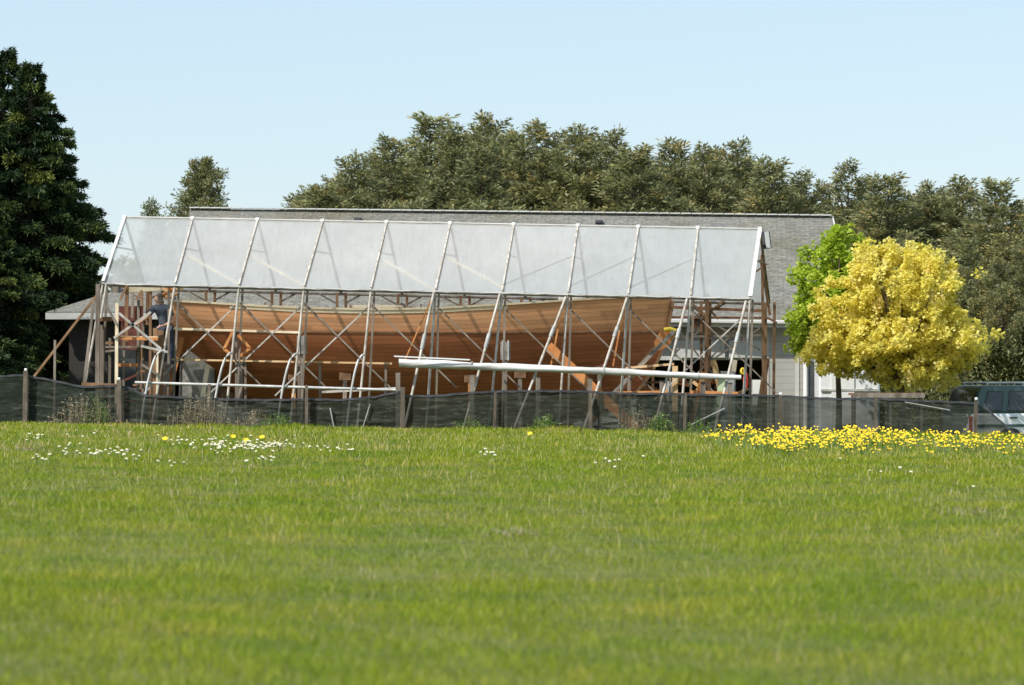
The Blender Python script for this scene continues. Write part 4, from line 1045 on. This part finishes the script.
rg.build('rear_window', 'glass_dark', car, 0, local=True)
MB().add([Vector((x, y, z)) for x, y, z in ((3.26, -.68, 1.13), (3.26, .68, 1.13), (2.73, .62, 1.6), (2.73, -.62, 1.6))], [(0, 1, 2, 3)]).build('windscreen', 'glass_dark', car, 0, local=True)
for s_ in (-1, 1):
    g = MB(); g.tube([(.45, s_*.62, 1.74), (2.4, s_*.62, 1.74)], .02, 8)
    for x in (.5, 1.4, 2.35): g.bar((x, s_*.62, 1.67), (x, s_*.62, 1.74), .04)
    g.build('roof_rail', 'conduit', car, local=True)
    MB().box((-.012, s_*.8-.07, .62), (.03, s_*.8+.07, .98)).build('tail_light', 'lens_red', car, .01, local=True)
    MB().box((.1, s_*(W2+.005)-.012, .74), (4.5, s_*(W2+.005)+.012, .8)).build('side_moulding', 'car_green', car, .004, local=True)
    for x in (.95, 3.75):
        wh = MB().tube([(x, s_*(W2-.2), .36), (x, s_*(W2+.02), .36)], .36, 24).build('wheel', 'rubber', car, .02, local=True)
        MB().tube([(x, s_*(W2+.022), .36), (x, s_*(W2+.035), .36)], .22, 18).build('rim', 'conduit', wh, local=True)
    MB().box((2.75, s_*(W2+.1)-.09, 1.08), (2.9, s_*(W2+.1)+.09, 1.22)).build('mirror', 'car_green', car, .03, local=True)
    MB().box((4.68, s_*.6-.15, .68), (4.76, s_*.6+.15, .84)).build('headlight', 'white', car, .02, local=True)
    for x in (1.78, .86): MB().box((x+.08, s_*(W2+.01)-.015, .93), (x+.26, s_*(W2+.01)+.015, .965)).build('door_handle', 'dark_metal', car, .004, local=True)
MB().box((-.1, -.85, .4), (.1, .85, .58)).build('rear_bumper', 'dark_metal', car, .03, local=True)
MB().box((4.65, -.85, .38), (4.84, .85, .56)).build('front_bumper', 'dark_metal', car, .03, local=True)
MB().tube([(.3, .3, 1.68), (.2, .3, 2.0)], .008, 6).build('aerial', 'dark_metal', car, local=True)

# ---------------------------------------------------------------- foliage
def frames(D, roll):
    D = D / np.linalg.norm(D, axis=1, keepdims=True)
    up = np.where(np.abs(D[:, 2:3]) > .95, np.array([[1., 0, 0]]), np.array([[0., 0, 1]]))
    S = np.cross(D, up); S /= np.linalg.norm(S, axis=1, keepdims=True); T = np.cross(S, D)
    c, s = np.cos(roll)[:, None], np.sin(roll)[:, None]
    return D, S*c + T*s
def leaves(P, D, L_, W_, tpl, rnd, roll=None):
    """flat leaves with outline tpl (u along, v across) at P pointing along D"""
    D, S = frames(D, rng.uniform(0, np.pi, len(P)) if roll is None else roll)
    V = np.stack([P + D*(L_*u)[:, None] + S*(W_*v)[:, None] for u, v in tpl], 1)
    return V, rnd
DIAMOND = [(0, 0), (.45, .5), (1, 0), (.45, -.5)]
MAPLE = [(0, 0), (.25, .5), (.62, .42), (1, 0), (.62, -.42), (.25, -.5)]
def bezier(a, b, c, t): return a*(1-t)**2 + b*2*t*(1-t) + c*t**2

def trunk_obj(name, parent, pts, r0, r1, limbs):
    g = MB(); g.tube(pts, r0, 9, r1) if len(pts) > 1 else None
    for L_ in limbs: g.tube(L_[0], L_[1], 5, L_[1]*.3)
    return g.build(name, 'bark', parent, local=True)

def cedar(H, Rmax, seed, n_br=190):
    r = np.random.default_rng(seed); V, R, limbs = [], [], []
    for k in range(n_br):
        h = H*(0.02 + .97*(k/n_br)**1.0); az = k*2.4 + r.uniform(-.4, .4)
        f = 1 - (h/H); L_ = Rmax*min(1, 2.0*f + .01)**1.1*r.uniform(.55, 1.22)*(1 + .12*math.sin(h*2.3 + az)) + .08
        d = np.array([math.cos(az), math.sin(az), 0]); a = np.array([0, 0, h]); rise = .18*L_ if f < .5 else .02*L_
        c = a + d*L_ + np.array([0, 0, -.14*L_ + rise*.6]); b = a + d*L_*.6 + np.array([0, 0, -.02*L_+rise*.3])
        limbs.append(([tuple(bezier(a, b, c, t)) for t in (0, .3, .6, .9)], .012 + .014*L_))
        bt = r.normal(0, .14); ns = int(20 + 52*L_)
        t = r.uniform(.12, 1, ns)**.75; p = np.array([bezier(a, b, c, x) for x in t])
        side = r.choice([-1, 1], ns); sl = (.1 + .36*(1-t))*min(1, L_/1.6+.2)
        q = np.cross(d, [0, 0, 1])
        dirs = d[None]*r.uniform(.5, 1.1, ns)[:, None] + q[None]*(side*r.uniform(.2, 1.1, ns))[:, None] + np.array([0, 0, 1])[None]*r.uniform(-.3, .25, ns)[:, None]
        dirs /= np.linalg.norm(dirs, axis=1, keepdims=True)
        for j in range(9):
            u = (j+.5)/9; pp = p + dirs*(sl*u)[:, None]*1.6 + r.normal(0, .035, (ns, 3)); pp[:, 2] -= (u*sl)**2*.7
            dd = dirs + r.normal(0, .42, (ns, 3)); dd[:, 2] -= .08
            v, rr = leaves(pp, dd, r.uniform(.08, .18, ns), r.uniform(.025, .05, ns), DIAMOND, np.clip(r.normal(.22 + .55*t*u, .12, ns) + bt*1.2, 0, 1)); V.append(v); R.append(rr)  # tone rises toward spray tips, painting sunlit highlights into the leaf colour
    return np.concatenate(V), np.concatenate(R), limbs

def pine(H, Rc, seed, leaders=7, wide=1.0, dens=1.0, skirt=1.1):
    r = np.random.default_rng(seed); V, R, limbs = [], [], []
    tops = []
    for i in range(leaders):
        az = i*2.4 + r.uniform(-.5, .5); rad = Rc*math.sqrt(i/leaders)*.8; hh = H*(1 - .4*(rad/Rc)**1.6)*r.uniform(.8, .99) if i else H
        base = np.array([0, 0, H*(.12 + .25*r.random())]); top = np.array([math.cos(az)*rad, math.sin(az)*rad, hh])
        mid = np.array([math.cos(az)*rad*1.05, math.sin(az)*rad*1.05, (base[2]+hh)*.42]); tops.append((base, mid, top))
        limbs.append(([tuple(bezier(base, mid, top, t)) for t in (0, .25, .5, .75, .93)], .05))
        nb = int(66*dens*hh/8)
        for k in range(nb):
            t = .1 + .9*(k/nb); p0 = bezier(base, mid, top, t); a2 = k*2.4 + r.uniform(-.5, .5)
            L_ = (1.4*(1-t)**.8 + .08)*r.uniform(.42, 1.18)*Rc/2.6*wide
            d = np.array([math.cos(a2), math.sin(a2), 0]); e = p0 + d*L_ + np.array([0, 0, L_*r.uniform(.35, 1.15)]); m = p0 + d*L_*.6 + np.array([0, 0, -.02])
            limbs.append(([tuple(bezier(p0, m, e, x)) for x in (0, .5, 1)], .022))
            nc = max(5, int(17*L_ + 4))
            ts = r.uniform(.3, 1, nc)**.8; c = np.array([bezier(p0, m, e, x) for x in ts]) + r.normal(0, .11*min(1, L_+.2), (nc, 3))
            nd = 16; C = np.repeat(c, nd, 0); n = len(C)
            ax = np.repeat(np.stack([d[0] + r.normal(0, .35, nc), d[1] + r.normal(0, .35, nc), r.uniform(.9, 2.2, nc)], -1), nd, 0)
            ax /= np.linalg.norm(ax, axis=1, keepdims=True)
            off = r.normal(0, 1, (n, 3)); off /= np.linalg.norm(off, axis=1, keepdims=True); dd = ax*.75 + off*.8; C = C + off*r.uniform(.01, .09, n)[:, None] + ax*r.uniform(-.05, .2, n)[:, None]
            tone = np.repeat(np.clip(r.normal(.45, .2, nc), 0, .85), nd)
            orange = np.repeat(r.random(nc) < .06, nd); tone = np.where(orange, r.uniform(.86, 1, n), tone)
            v, rr = leaves(C, dd, r.uniform(.08, .15, n), r.uniform(.03, .05, n), DIAMOND, tone); V.append(v); R.append(rr)
    # low skirt fills the base of the stand
    n = 9000; a = r.uniform(0, 2*np.pi, n); rad = Rc*np.sqrt(r.random(n))*skirt; z = r.uniform(0, H*.55, n)
    C = np.stack([np.cos(a)*rad, np.sin(a)*rad, z], -1); dd = np.stack([np.cos(a)*.5, np.sin(a)*.5, np.ones(n)], -1) + r.normal(0, .5, (n, 3))
    v, rr = leaves(C, dd, r.uniform(.1, .2, n), r.uniform(.04, .07, n), DIAMOND, np.clip(r.normal(.5, .22, n), 0, 1)); V.append(v); R.append(rr)
    return np.concatenate(V), np.concatenate(R), limbs

def maple(Rx, Rz, zc, seed, n_sh, leaf, squash=1.0, spikes=0, ncl=26, bump=.12):
    r = np.random.default_rng(seed); V, R, limbs = [], [], []
    d = r.normal(size=(n_sh, 3)); d /= np.linalg.norm(d, axis=1, keepdims=True)
    ph = r.uniform(0, 6.28, 6)
    lump = 1 + bump*(np.sin(d[:, 0]*5+ph[0]) * np.sin(d[:, 2]*6+ph[1]) + np.sin(d[:, 1]*7+ph[2])*np.cos(d[:, 2]*9+ph[3])) + r.normal(0, .035, n_sh)
    rad = np.where(r.random(n_sh) < .68, r.uniform(.84, 1.0, n_sh), r.uniform(.35, .86, n_sh))*lump
    d2 = d.copy(); low = d2[:, 2] < 0; d2[low, 2] *= .8
    tips = np.stack([d2[:, 0]*Rx, d2[:, 1]*Rx*squash, d2[:, 2]*Rz], -1)*rad[:, None] + np.array([0, 0, zc])
    if spikes:
        a = r.uniform(0, 6.28, spikes); q = r.uniform(.1, .75, spikes)*Rx; zz = zc + Rz*np.sqrt(1-(q/Rx)**2)
        for j in range(4): tips = np.concatenate([tips, np.stack([np.cos(a)*q, np.sin(a)*q*squash, zz*(1) + .02 + .11*j*r.uniform(.6, 1.2, spikes)], -1)])
    n_t = len(tips); out = tips - np.array([0, 0, zc-.3*Rz]); out /= np.linalg.norm(out, axis=1, keepdims=True)
    ax = out + np.array([0, 0, .9]); ax /= np.linalg.norm(ax, axis=1, keepdims=True)
    C = np.repeat(tips, ncl, 0); n = len(C); A = np.repeat(ax, ncl, 0)
    cr = np.repeat(r.uniform(.07, .15, n_t), ncl)
    off = r.normal(size=(n, 3)); off /= np.linalg.norm(off, axis=1, keepdims=True); C = C + off*(cr*r.uniform(.3, 1, n))[:, None]
    dd = off*.9 + A*.4 + np.array([0, 0, -.35]) + r.normal(0, .3, (n, 3))
    # blades turn their faces up and out, so each shoot reads as a bright tuft
    D = dd/np.linalg.norm(dd, axis=1, keepdims=True); nrm = off + A*.9 + r.normal(0, .35, (n, 3))
    S = np.cross(D, nrm); S /= np.linalg.norm(S, axis=1, keepdims=True)+1e-9
    L_ = r.uniform(.75, 1.25, n)*leaf; tone = np.clip(np.repeat(r.normal(.5, .18, n_t), ncl) + r.normal(0, .12, n), 0, 1)
    V = np.stack([C + D*(L_*u)[:, None] + S*(L_*1.05*v)[:, None] for u, v in MAPLE], 1)
    base = np.array([0, 0, zc-Rz*.75])
    for k in range(0, n_t, max(1, n_t//60)):
        tpt = tips[k]; m = base*.5 + tpt*.5 + np.array([0, 0, .15]); limbs.append(([tuple(bezier(base, m, tpt, x)) for x in (0, .35, .7, 1)], .028))
    return V, tone, limbs

def tree_obj(name, loc, data, mat, label, cat, H, group=None, r0=.2, crown_name='crown', tf=.97):
    V, R, limbs = data; t = empty(name, loc); tag(t, label, cat, group)
    link_mesh(crown_name, faces_mesh(crown_name, V, R), M[mat], t)
    trunk_obj('trunk', t, [(0, 0, -.1), (.03, .02, H*.35), (-.02, 0, H*tf*.72), (0, 0, H*tf)], r0, .03, limbs)
    return t

# pines behind the house: five crowns shared by the whole row
PV = [pine(8.6, 2.6, 11, 10), pine(8.6, 2.9, 12, 12), pine(8.6, 2.2, 13, 7), pine(8.6, 2.7, 14, 11), pine(8.6, 2.0, 15, 6), pine(8.6, 2.6, 16, 1, 1.45, 2.6, .8)]
protos = []
def pine_at(k, px, top, Y, label, sx=1.0, rz=None, grp='grey-green pines beyond the roof'):
    x = at(px, top, Y).x; zt = at(px, top, Y).z; g0 = float(gz(x, Y)); H = 8.6; s = (zt - g0)/H
    if len(protos) <= k or protos[k] is None:
        t = tree_obj('pine_tree', (0, 0, 0), PV[k], 'pine', label, 'pine tree', H, grp, .16, tf=.55)
        while len(protos) <= k: protos.append(None)
        protos[k] = t
    else: t = copy_tree(protos[k])
    t.location = (x, Y, g0); wd = 1.42 if k == 5 else 1.75; t.scale = (wd*sx*s, wd*sx*s, s); t.rotation_euler = (0, 0, rz if rz is not None else px*1.3)
    t['label'] = label; t['group'] = grp; return t
PL = [(5, 203, 164, 104, .85, 'lone pointed pine standing above the left end of the house roof'),
      (2, 152, 203, 100, .7, 'small pine top just left of the pointed lone pine'),
      (4, 322, 188, 106, 1.2, 'low leftmost pine where the long row rises from the roof'),
      (0, 352, 158, 108, 1.0, 'rounded pine second from the left in the long row'),
      (3, 388, 140, 112, 1.0, 'pine with a stepped top third from the left in the long row'),
      (4, 431, 118, 115, 1.2, 'pine with the tallest thin leader at the left of the row'),
      (2, 452, 130, 110, 1.0, 'pine with gaps of sky beside its narrow top near the tallest leader'),
      (1, 490, 121, 116, 1.0, 'broad pine in the highest part of the row above the sixth plastic bay'),
      (3, 536, 124, 112, 1.0, 'dense pine right of the broad one in the highest part of the row'),
      (2, 580, 130, 110, 1.1, 'pine with twin tufts above the eighth plastic bay'),
      (0, 612, 134, 115, .9, 'pine with a square top just left of the first dip in the row'),
      (4, 636, 150, 108, 1.3, 'shorter pine filling the first dip of the row'),
      (1, 672, 145, 113, .95, 'round headed pine between the two dips of the row'),
      (2, 706, 148, 110, .9, 'slim pine left of the leaning flat top'),
      (3, 738, 143, 114, .9, 'flat topped pine leaning right above the end of the plastic'),
      (4, 772, 164, 108, 1.2, 'low pine above the work lamp'),
      (0, 800, 175, 111, .9, 'low pine left of the right roof end'),
      (1, 822, 186, 116, .8, 'low pine in the gap directly above the right end of the roof ridge'),
      (2, 790, 186, 119, 1.0, 'far low pine behind the ones above the work lamp'),
      (3, 848, 164, 112, .9, 'tall bushy pine just right of the roof end'),
      (4, 888, 178, 108, 1.3, 'pine with a side tuft behind the lime green tree top'),
      (1, 930, 188, 112, .9, 'broad pine behind the golden tree'),
      (2, 962, 180, 109, 1.1, 'pine with a thin spire above the right side of the golden tree'),
      (4, 996, 182, 106, 1.2, 'narrow spired pine near the right edge of the photo'),
      (0, 1022, 205, 108, 1.0, 'pine cut by the right edge of the photo'),
      (1, 1058, 200, 110, 1.0, 'pine outside the right edge of the row'),
      (1, 905, 235, 99, .8, 'shorter shaded pine low behind the golden tree'),
      (3, 970, 240, 97, .85, 'shorter bushy pine right of the golden tree'),
      (1, 1020, 250, 95, .8, 'low pine above the parked car')]
for n_, (px, top, wh) in enumerate(((338, 178, 'between the two leftmost pines of the row'), (372, 156, 'above the third shelter bay'), (410, 141, 'left of the tallest thin leader'), (472, 136, 'above the left half of the fifth shelter bay'),
        (512, 134, 'in the middle of the photo'), (558, 137, 'above the left half of the seventh shelter bay'), (597, 143, 'left of the first dip in the row'), (655, 162, 'in the first dip of the row'), (690, 160, 'in the second dip of the row'),
        (722, 155, 'left of the leaning flat top'), (757, 161, 'right of the leaning flat top'), (868, 180, 'between the two tall pines right of the roof'), (910, 196, 'above the left part of the golden tree'), (946, 192, 'above the middle of the golden tree'), (980, 200, 'above the right edge of the golden tree'))):
    PL.append(((1, 3, 0)[n_ % 3], px, top, 121 + n_ % 3, 1.0, 'shorter pine filling the row from behind, ' + wh))
for k, px, top, Y, sx, lab in PL: pine_at(k, px, top, Y, lab, sx)

# dark conifers at the left
CV = [cedar(8.9, 2.9, 31), cedar(8.9, 2.5, 32)]
cp = []
def cedar_at(k, px, top, Y, label, sx=1.0, rz=0.0):
    x = at(px, top, Y).x; zt = at(px, top, Y).z; g0 = float(gz(x, Y)); s = (zt-g0)/8.9
    if len(cp) <= k: t = tree_obj('conifer_tree', (0, 0, 0), CV[k], 'cedar', label, 'conifer', 8.9, 'dark conifers at the left edge', .24); cp.append(t)
    else: t = copy_tree(cp[k])
    t.location = (x, Y, g0); t.scale = (sx, sx, s); t.rotation_euler = (0, 0, rz); t['label'] = label
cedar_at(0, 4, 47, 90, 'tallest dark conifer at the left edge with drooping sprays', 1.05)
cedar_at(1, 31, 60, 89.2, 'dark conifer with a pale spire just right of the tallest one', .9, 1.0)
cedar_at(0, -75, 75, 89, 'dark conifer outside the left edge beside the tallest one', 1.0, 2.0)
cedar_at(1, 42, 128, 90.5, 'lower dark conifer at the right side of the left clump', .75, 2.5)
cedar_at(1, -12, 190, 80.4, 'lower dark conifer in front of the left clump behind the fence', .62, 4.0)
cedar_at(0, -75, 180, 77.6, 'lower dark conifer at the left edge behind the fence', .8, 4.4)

# golden and lime trees
def join(parts):
    V, R, L = [], [], []
    for (v, r_, l), o in parts:
        V.append(v + np.array(o)); R.append(r_); L += [([tuple(np.array(q) + np.array(o)*k/3) for k, q in enumerate(l0)], w0) for l0, w0 in l]
    return np.concatenate(V), np.concatenate(R), L
c = at(901, 326, 77.2); g0 = float(gz(c.x, 77.2)); zc = c.z - g0
gold = join([(maple(1.7, 1.6, zc-.04, 41, 1250, .066, .95, 34, 36, .3), (0, 0, 0)), (maple(1.05, .72, zc-.46, 43, 380, .066, .9, 4, 36, .28), (-1.12, -.1, 0)), (maple(.9, .7, zc-.55, 44, 240, .066, .9, 4, 36, .2), (.72, 0, 0))])
tree_obj('maple_tree', (c.x, 77.2, g0), gold, 'gold', 'round golden yellow leafed tree behind the fence', 'tree', 3.2, r0=.11)
c = at(838, 300, 79.0); g0 = float(gz(c.x, 79.0))
lime = join([(maple(1.0, 1.35, c.z-g0, 42, 640, .07, .9, 16, 30, .3), (0, 0, 0)), (maple(.5, .4, c.z-g0-.95, 45, 90, .07, .9, 3, 30, .3), (-.75, -.6, 0))])
tree_obj('maple_tree', (c.x, 79.0, g0), lime, 'lime', 'lime green leafed tree behind the upper left side of the golden one', 'tree', 3.4, r0=.09)

# ---------------------------------------------------------------- flowers and weeds
def petal_flower(h, r_, n, up, seed, cup=.3, blooms=1, spread=.06):
    r = random.Random(seed); V = []; G = []
    for b in range(blooms):
        ox, oy = (r.uniform(-spread, spread), r.uniform(-spread, spread)) if blooms > 1 else (0, 0); hh = h*r.uniform(.5, 1.1) if blooms > 1 else h
        c = Vector((ox, oy, hh)); ax = Vector((r.uniform(-.25, .25), -(.9 if n == 5 else .6) + r.uniform(-.3, .3), 1)).normalized() if up else Vector((0, 0, 1))
        q = ax.to_track_quat('Z', 'Y').to_matrix()
        for k in range(n):
            a = 2*math.pi*k/n; da = math.pi/n*.95
            pts = [Vector((0, 0, 0)), Vector((math.cos(a-da)*r_*.7, math.sin(a-da)*r_*.7, r_*cup*.6)), Vector((math.cos(a)*r_, math.sin(a)*r_, r_*cup)), Vector((math.cos(a+da)*r_*.7, math.sin(a+da)*r_*.7, r_*cup*.6))]
            V.append([tuple(c + q @ p) for p in pts])
        G.append([(ox*.2, oy*.2, -.02), (ox*.5, oy*.5, hh*.5), tuple(c)])
    return V, G
def flower_proto(name, V, G, mat, center=None):
    me = faces_mesh(name, np.array(V)); me.materials.append(M[mat]); me.materials.append(M['stem']); me.materials.append(M['yolk'])
    bm = bmesh.new(); bm.from_mesh(me)
    for P in G:
        for i in range(2):
            a, b = Vector(P[i]), Vector(P[i+1]); s_ = Vector((.004, 0, 0))
            f = bm.faces.new([bm.verts.new(v) for v in (a-s_, a+s_, b+s_, b-s_)]); f.material_index = 1
        if center:
            c = Vector(P[2]) + Vector((0, -.004, .008)); f = bm.faces.new([bm.verts.new(c + Vector((math.cos(t)*center, math.sin(t)*center*.9, -math.sin(t)*center*-.45))) for t in np.linspace(0, 2*math.pi, 7)[:-1]]); f.material_index = 2
    bm.to_mesh(me); bm.free(); return me
daisy = [flower_proto('daisy', *petal_flower(.09 + .02*k, .023, 9, True, k, .1), 'daisy', .009) for k in range(3)]
butter = [flower_proto('buttercup', *petal_flower(.25, .024, 5, True, 10+k, .5, 5, .16), 'yolk') for k in range(6)]
dand = flower_proto('dandelion', *petal_flower(.12, .045, 14, True, 50, .35), 'yolk')
def put(me, name, px, Y, lab, cat, grp, s=1.0):
    x = at(px, 400, Y).x; o = bpy.data.objects.new(name, me); COL.objects.link(o); o.location = (x, Y, float(gz(x, Y))); o.scale = (s, s, s); o.rotation_euler = (0, 0, random.uniform(-.6, .6))
    return tag(o, lab, cat, grp)
def gy(py): return CAM_Z * F_PX / (py - HOR)      # distance of a ground point seen at row py
cl_ = [(240, 452, 34, 3.0, 80), (222, 454, 14, 2.2, 36), (100, 462, 22, 1.8, 24), (112, 463, 12, 1.5, 10), (42, 470, 6, 1.6, 7), (38, 448, 9, 1.0, 8), (68, 457, 5, 2, 7), (275, 451, 24, 2.2, 14), (265, 466, 12, 1.4, 9), (335, 456, 14, 2, 12), (150, 470, 22, 2, 8), (485, 458, 8, 2, 7), (620, 464, 18, 2.5, 7), (880, 470, 60, 9, 6), (180, 446, 60, 4, 14)]
for (px, py, sx, sy, n) in cl_:
    lb = ('white daisy in the thick drift left of centre' if 200 < px < 300 else 'white daisy in the loose scatter near the left edge' if px < 190 else 'white daisy in the thin scatter right of the thick drift')
    for k in range(n):
        put(random.choice(daisy), 'daisy', random.gauss(px, sx), gy(random.gauss(py+2, sy)), lb, 'daisy', 'daisies: ' + lb, random.uniform(.8, 1.25))
for px, py, lab in ((165, 453, 'yellow dandelion alone left of the thick daisy drift'), (233, 448, 'yellow dandelion behind the left part of the daisy drift'), (246, 452.5, 'yellow dandelion inside the daisy drift'), (262, 448.5, 'yellow dandelion behind the right part of the daisy drift'), (530, 441, 'yellow dandelion alone near the centre of the fence foot')):
    put(dand, 'dandelion', px, gy(py), lab, 'dandelion', None, 1.25)
for k in range(300):
    px = (random.triangular(700, 905, 775) if k < 170 else random.uniform(840, 1030)); Y = random.triangular(53 if px > 740 else 58, 71, 62)
    dense = px < 860
    put(random.choice(butter), 'buttercup', px, Y, 'yellow buttercup in the dense drift before the fence' if dense else 'yellow buttercup in the looser drift toward the right end of the fence', 'buttercup', 'buttercups in the dense drift' if dense else 'buttercups in the looser drift', random.uniform(.65, 1.15))

def weed(px, w_, h, n, mat, lab, name='weed', Y=71.1, lw=.02):
    x0 = at(px, 420, Y).x; x = rng.normal(0, w_*.45, n); y = rng.normal(0, .14, n); g0 = float(gz(x0, Y))
    hh = h*rng.uniform(.35, 1.0, n)*np.exp(-(x/w_)**2*1.2); a = rng.uniform(0, 6.28, n); lean = rng.uniform(0, .3, n)*hh
    base = np.stack([x, y, np.full(n, -.02)], -1); tip = base + np.stack([np.cos(a)*lean, np.sin(a)*lean, hh], -1)
    side = np.stack([np.cos(a+1.5), np.sin(a+1.5), 0*a], -1)*lw*.3
    V = [np.stack([base-side, base+side, tip+side*.3, tip-side*.3], 1)]; R = [rng.uniform(0, 1, n)]
    m = n*7; k = rng.integers(0, n, m); t = rng.uniform(.25, 1, m)[:, None]; P = base[k] + (tip[k]-base[k])*t
    D = rng.normal(0, 1, (m, 3)); D[:, 2] = np.abs(D[:, 2])*.6
    v, r_ = leaves(P, D, rng.uniform(.03, .09, m), rng.uniform(.8, 1.2, m)*lw, DIAMOND, rng.uniform(0, 1, m)); V.append(v); R.append(r_)
    o = link_mesh(name, faces_mesh(name, np.concatenate(V), np.concatenate(R)), M[mat]); o.location = (x0, Y, g0)
    tag(o, lab, 'weed')
weed(545, .45, .42, 90, 'weed', 'leafy green weed clump at the fence foot near its middle')
weed(660, .35, .55, 110, 'weed', 'tall green weed clump left of the stake behind the first buttercups')
weed(640, .5, .7, 60, 'dry', 'tall thin straw coloured stalks beside the tall green weeds', 'dry_stalks', 71.2, .012)
weed(85, .8, .75, 150, 'dry', 'tangle of dry stalks against the fence right of the first stake', 'dry_stalks', 71.2, .014)
weed(97, .4, .8, 50, 'weed', 'weed with yellowish flower heads amid the dry tangle', 'weed', 71.1, .014)
weed(200, .75, .95, 170, 'dry', 'tall brown dry stalks hiding the fence below the scaffold', 'dry_stalks', 71.2, .014)
weed(255, .4, .5, 50, 'dry', 'thin dry stalks right of the tall brown ones', 'dry_stalks', 71.2, .012)
weed(275, .5, .4, 80, 'weed', 'low green weeds below the dark fold of the fence', 'weed', 71.1, .016)
weed(700, .5, .4, 70, 'weed', 'low green weeds at the left end of the buttercup drift', 'weed', 71.0, .016)
weed(470, .5, .32, 60, 'weed', 'small weeds at the fence foot right of the tallest stake', 'weed', 71.2, .014)
for px, py, s_, lab in ((507, 535, 1, 'flat dry straw patch in mid field below the white roll'), (960, 508, 1.1, 'flat dry straw patch in the right of the field'), (30, 457, 1.4, 'dry straw mound near the left edge of the field')):
    Y = gy(py); x0 = at(px, py, Y).x; n = 120
    v, r_ = blades(x0 + rng.normal(0, .16*s_, n), Y + rng.normal(0, .35*s_, n), rng.uniform(.03, .1, n), rng.uniform(.006, .014, n), .9, rng.uniform(.3, 1, n))
    v = v - np.array([x0, Y, float(gz(x0, Y))]); o = link_mesh('straw_patch', faces_mesh('straw_patch', v, r_), M['dry']); o.location = (x0, Y, float(gz(x0, Y))); tag(o, lab, 'straw', kind='stuff')
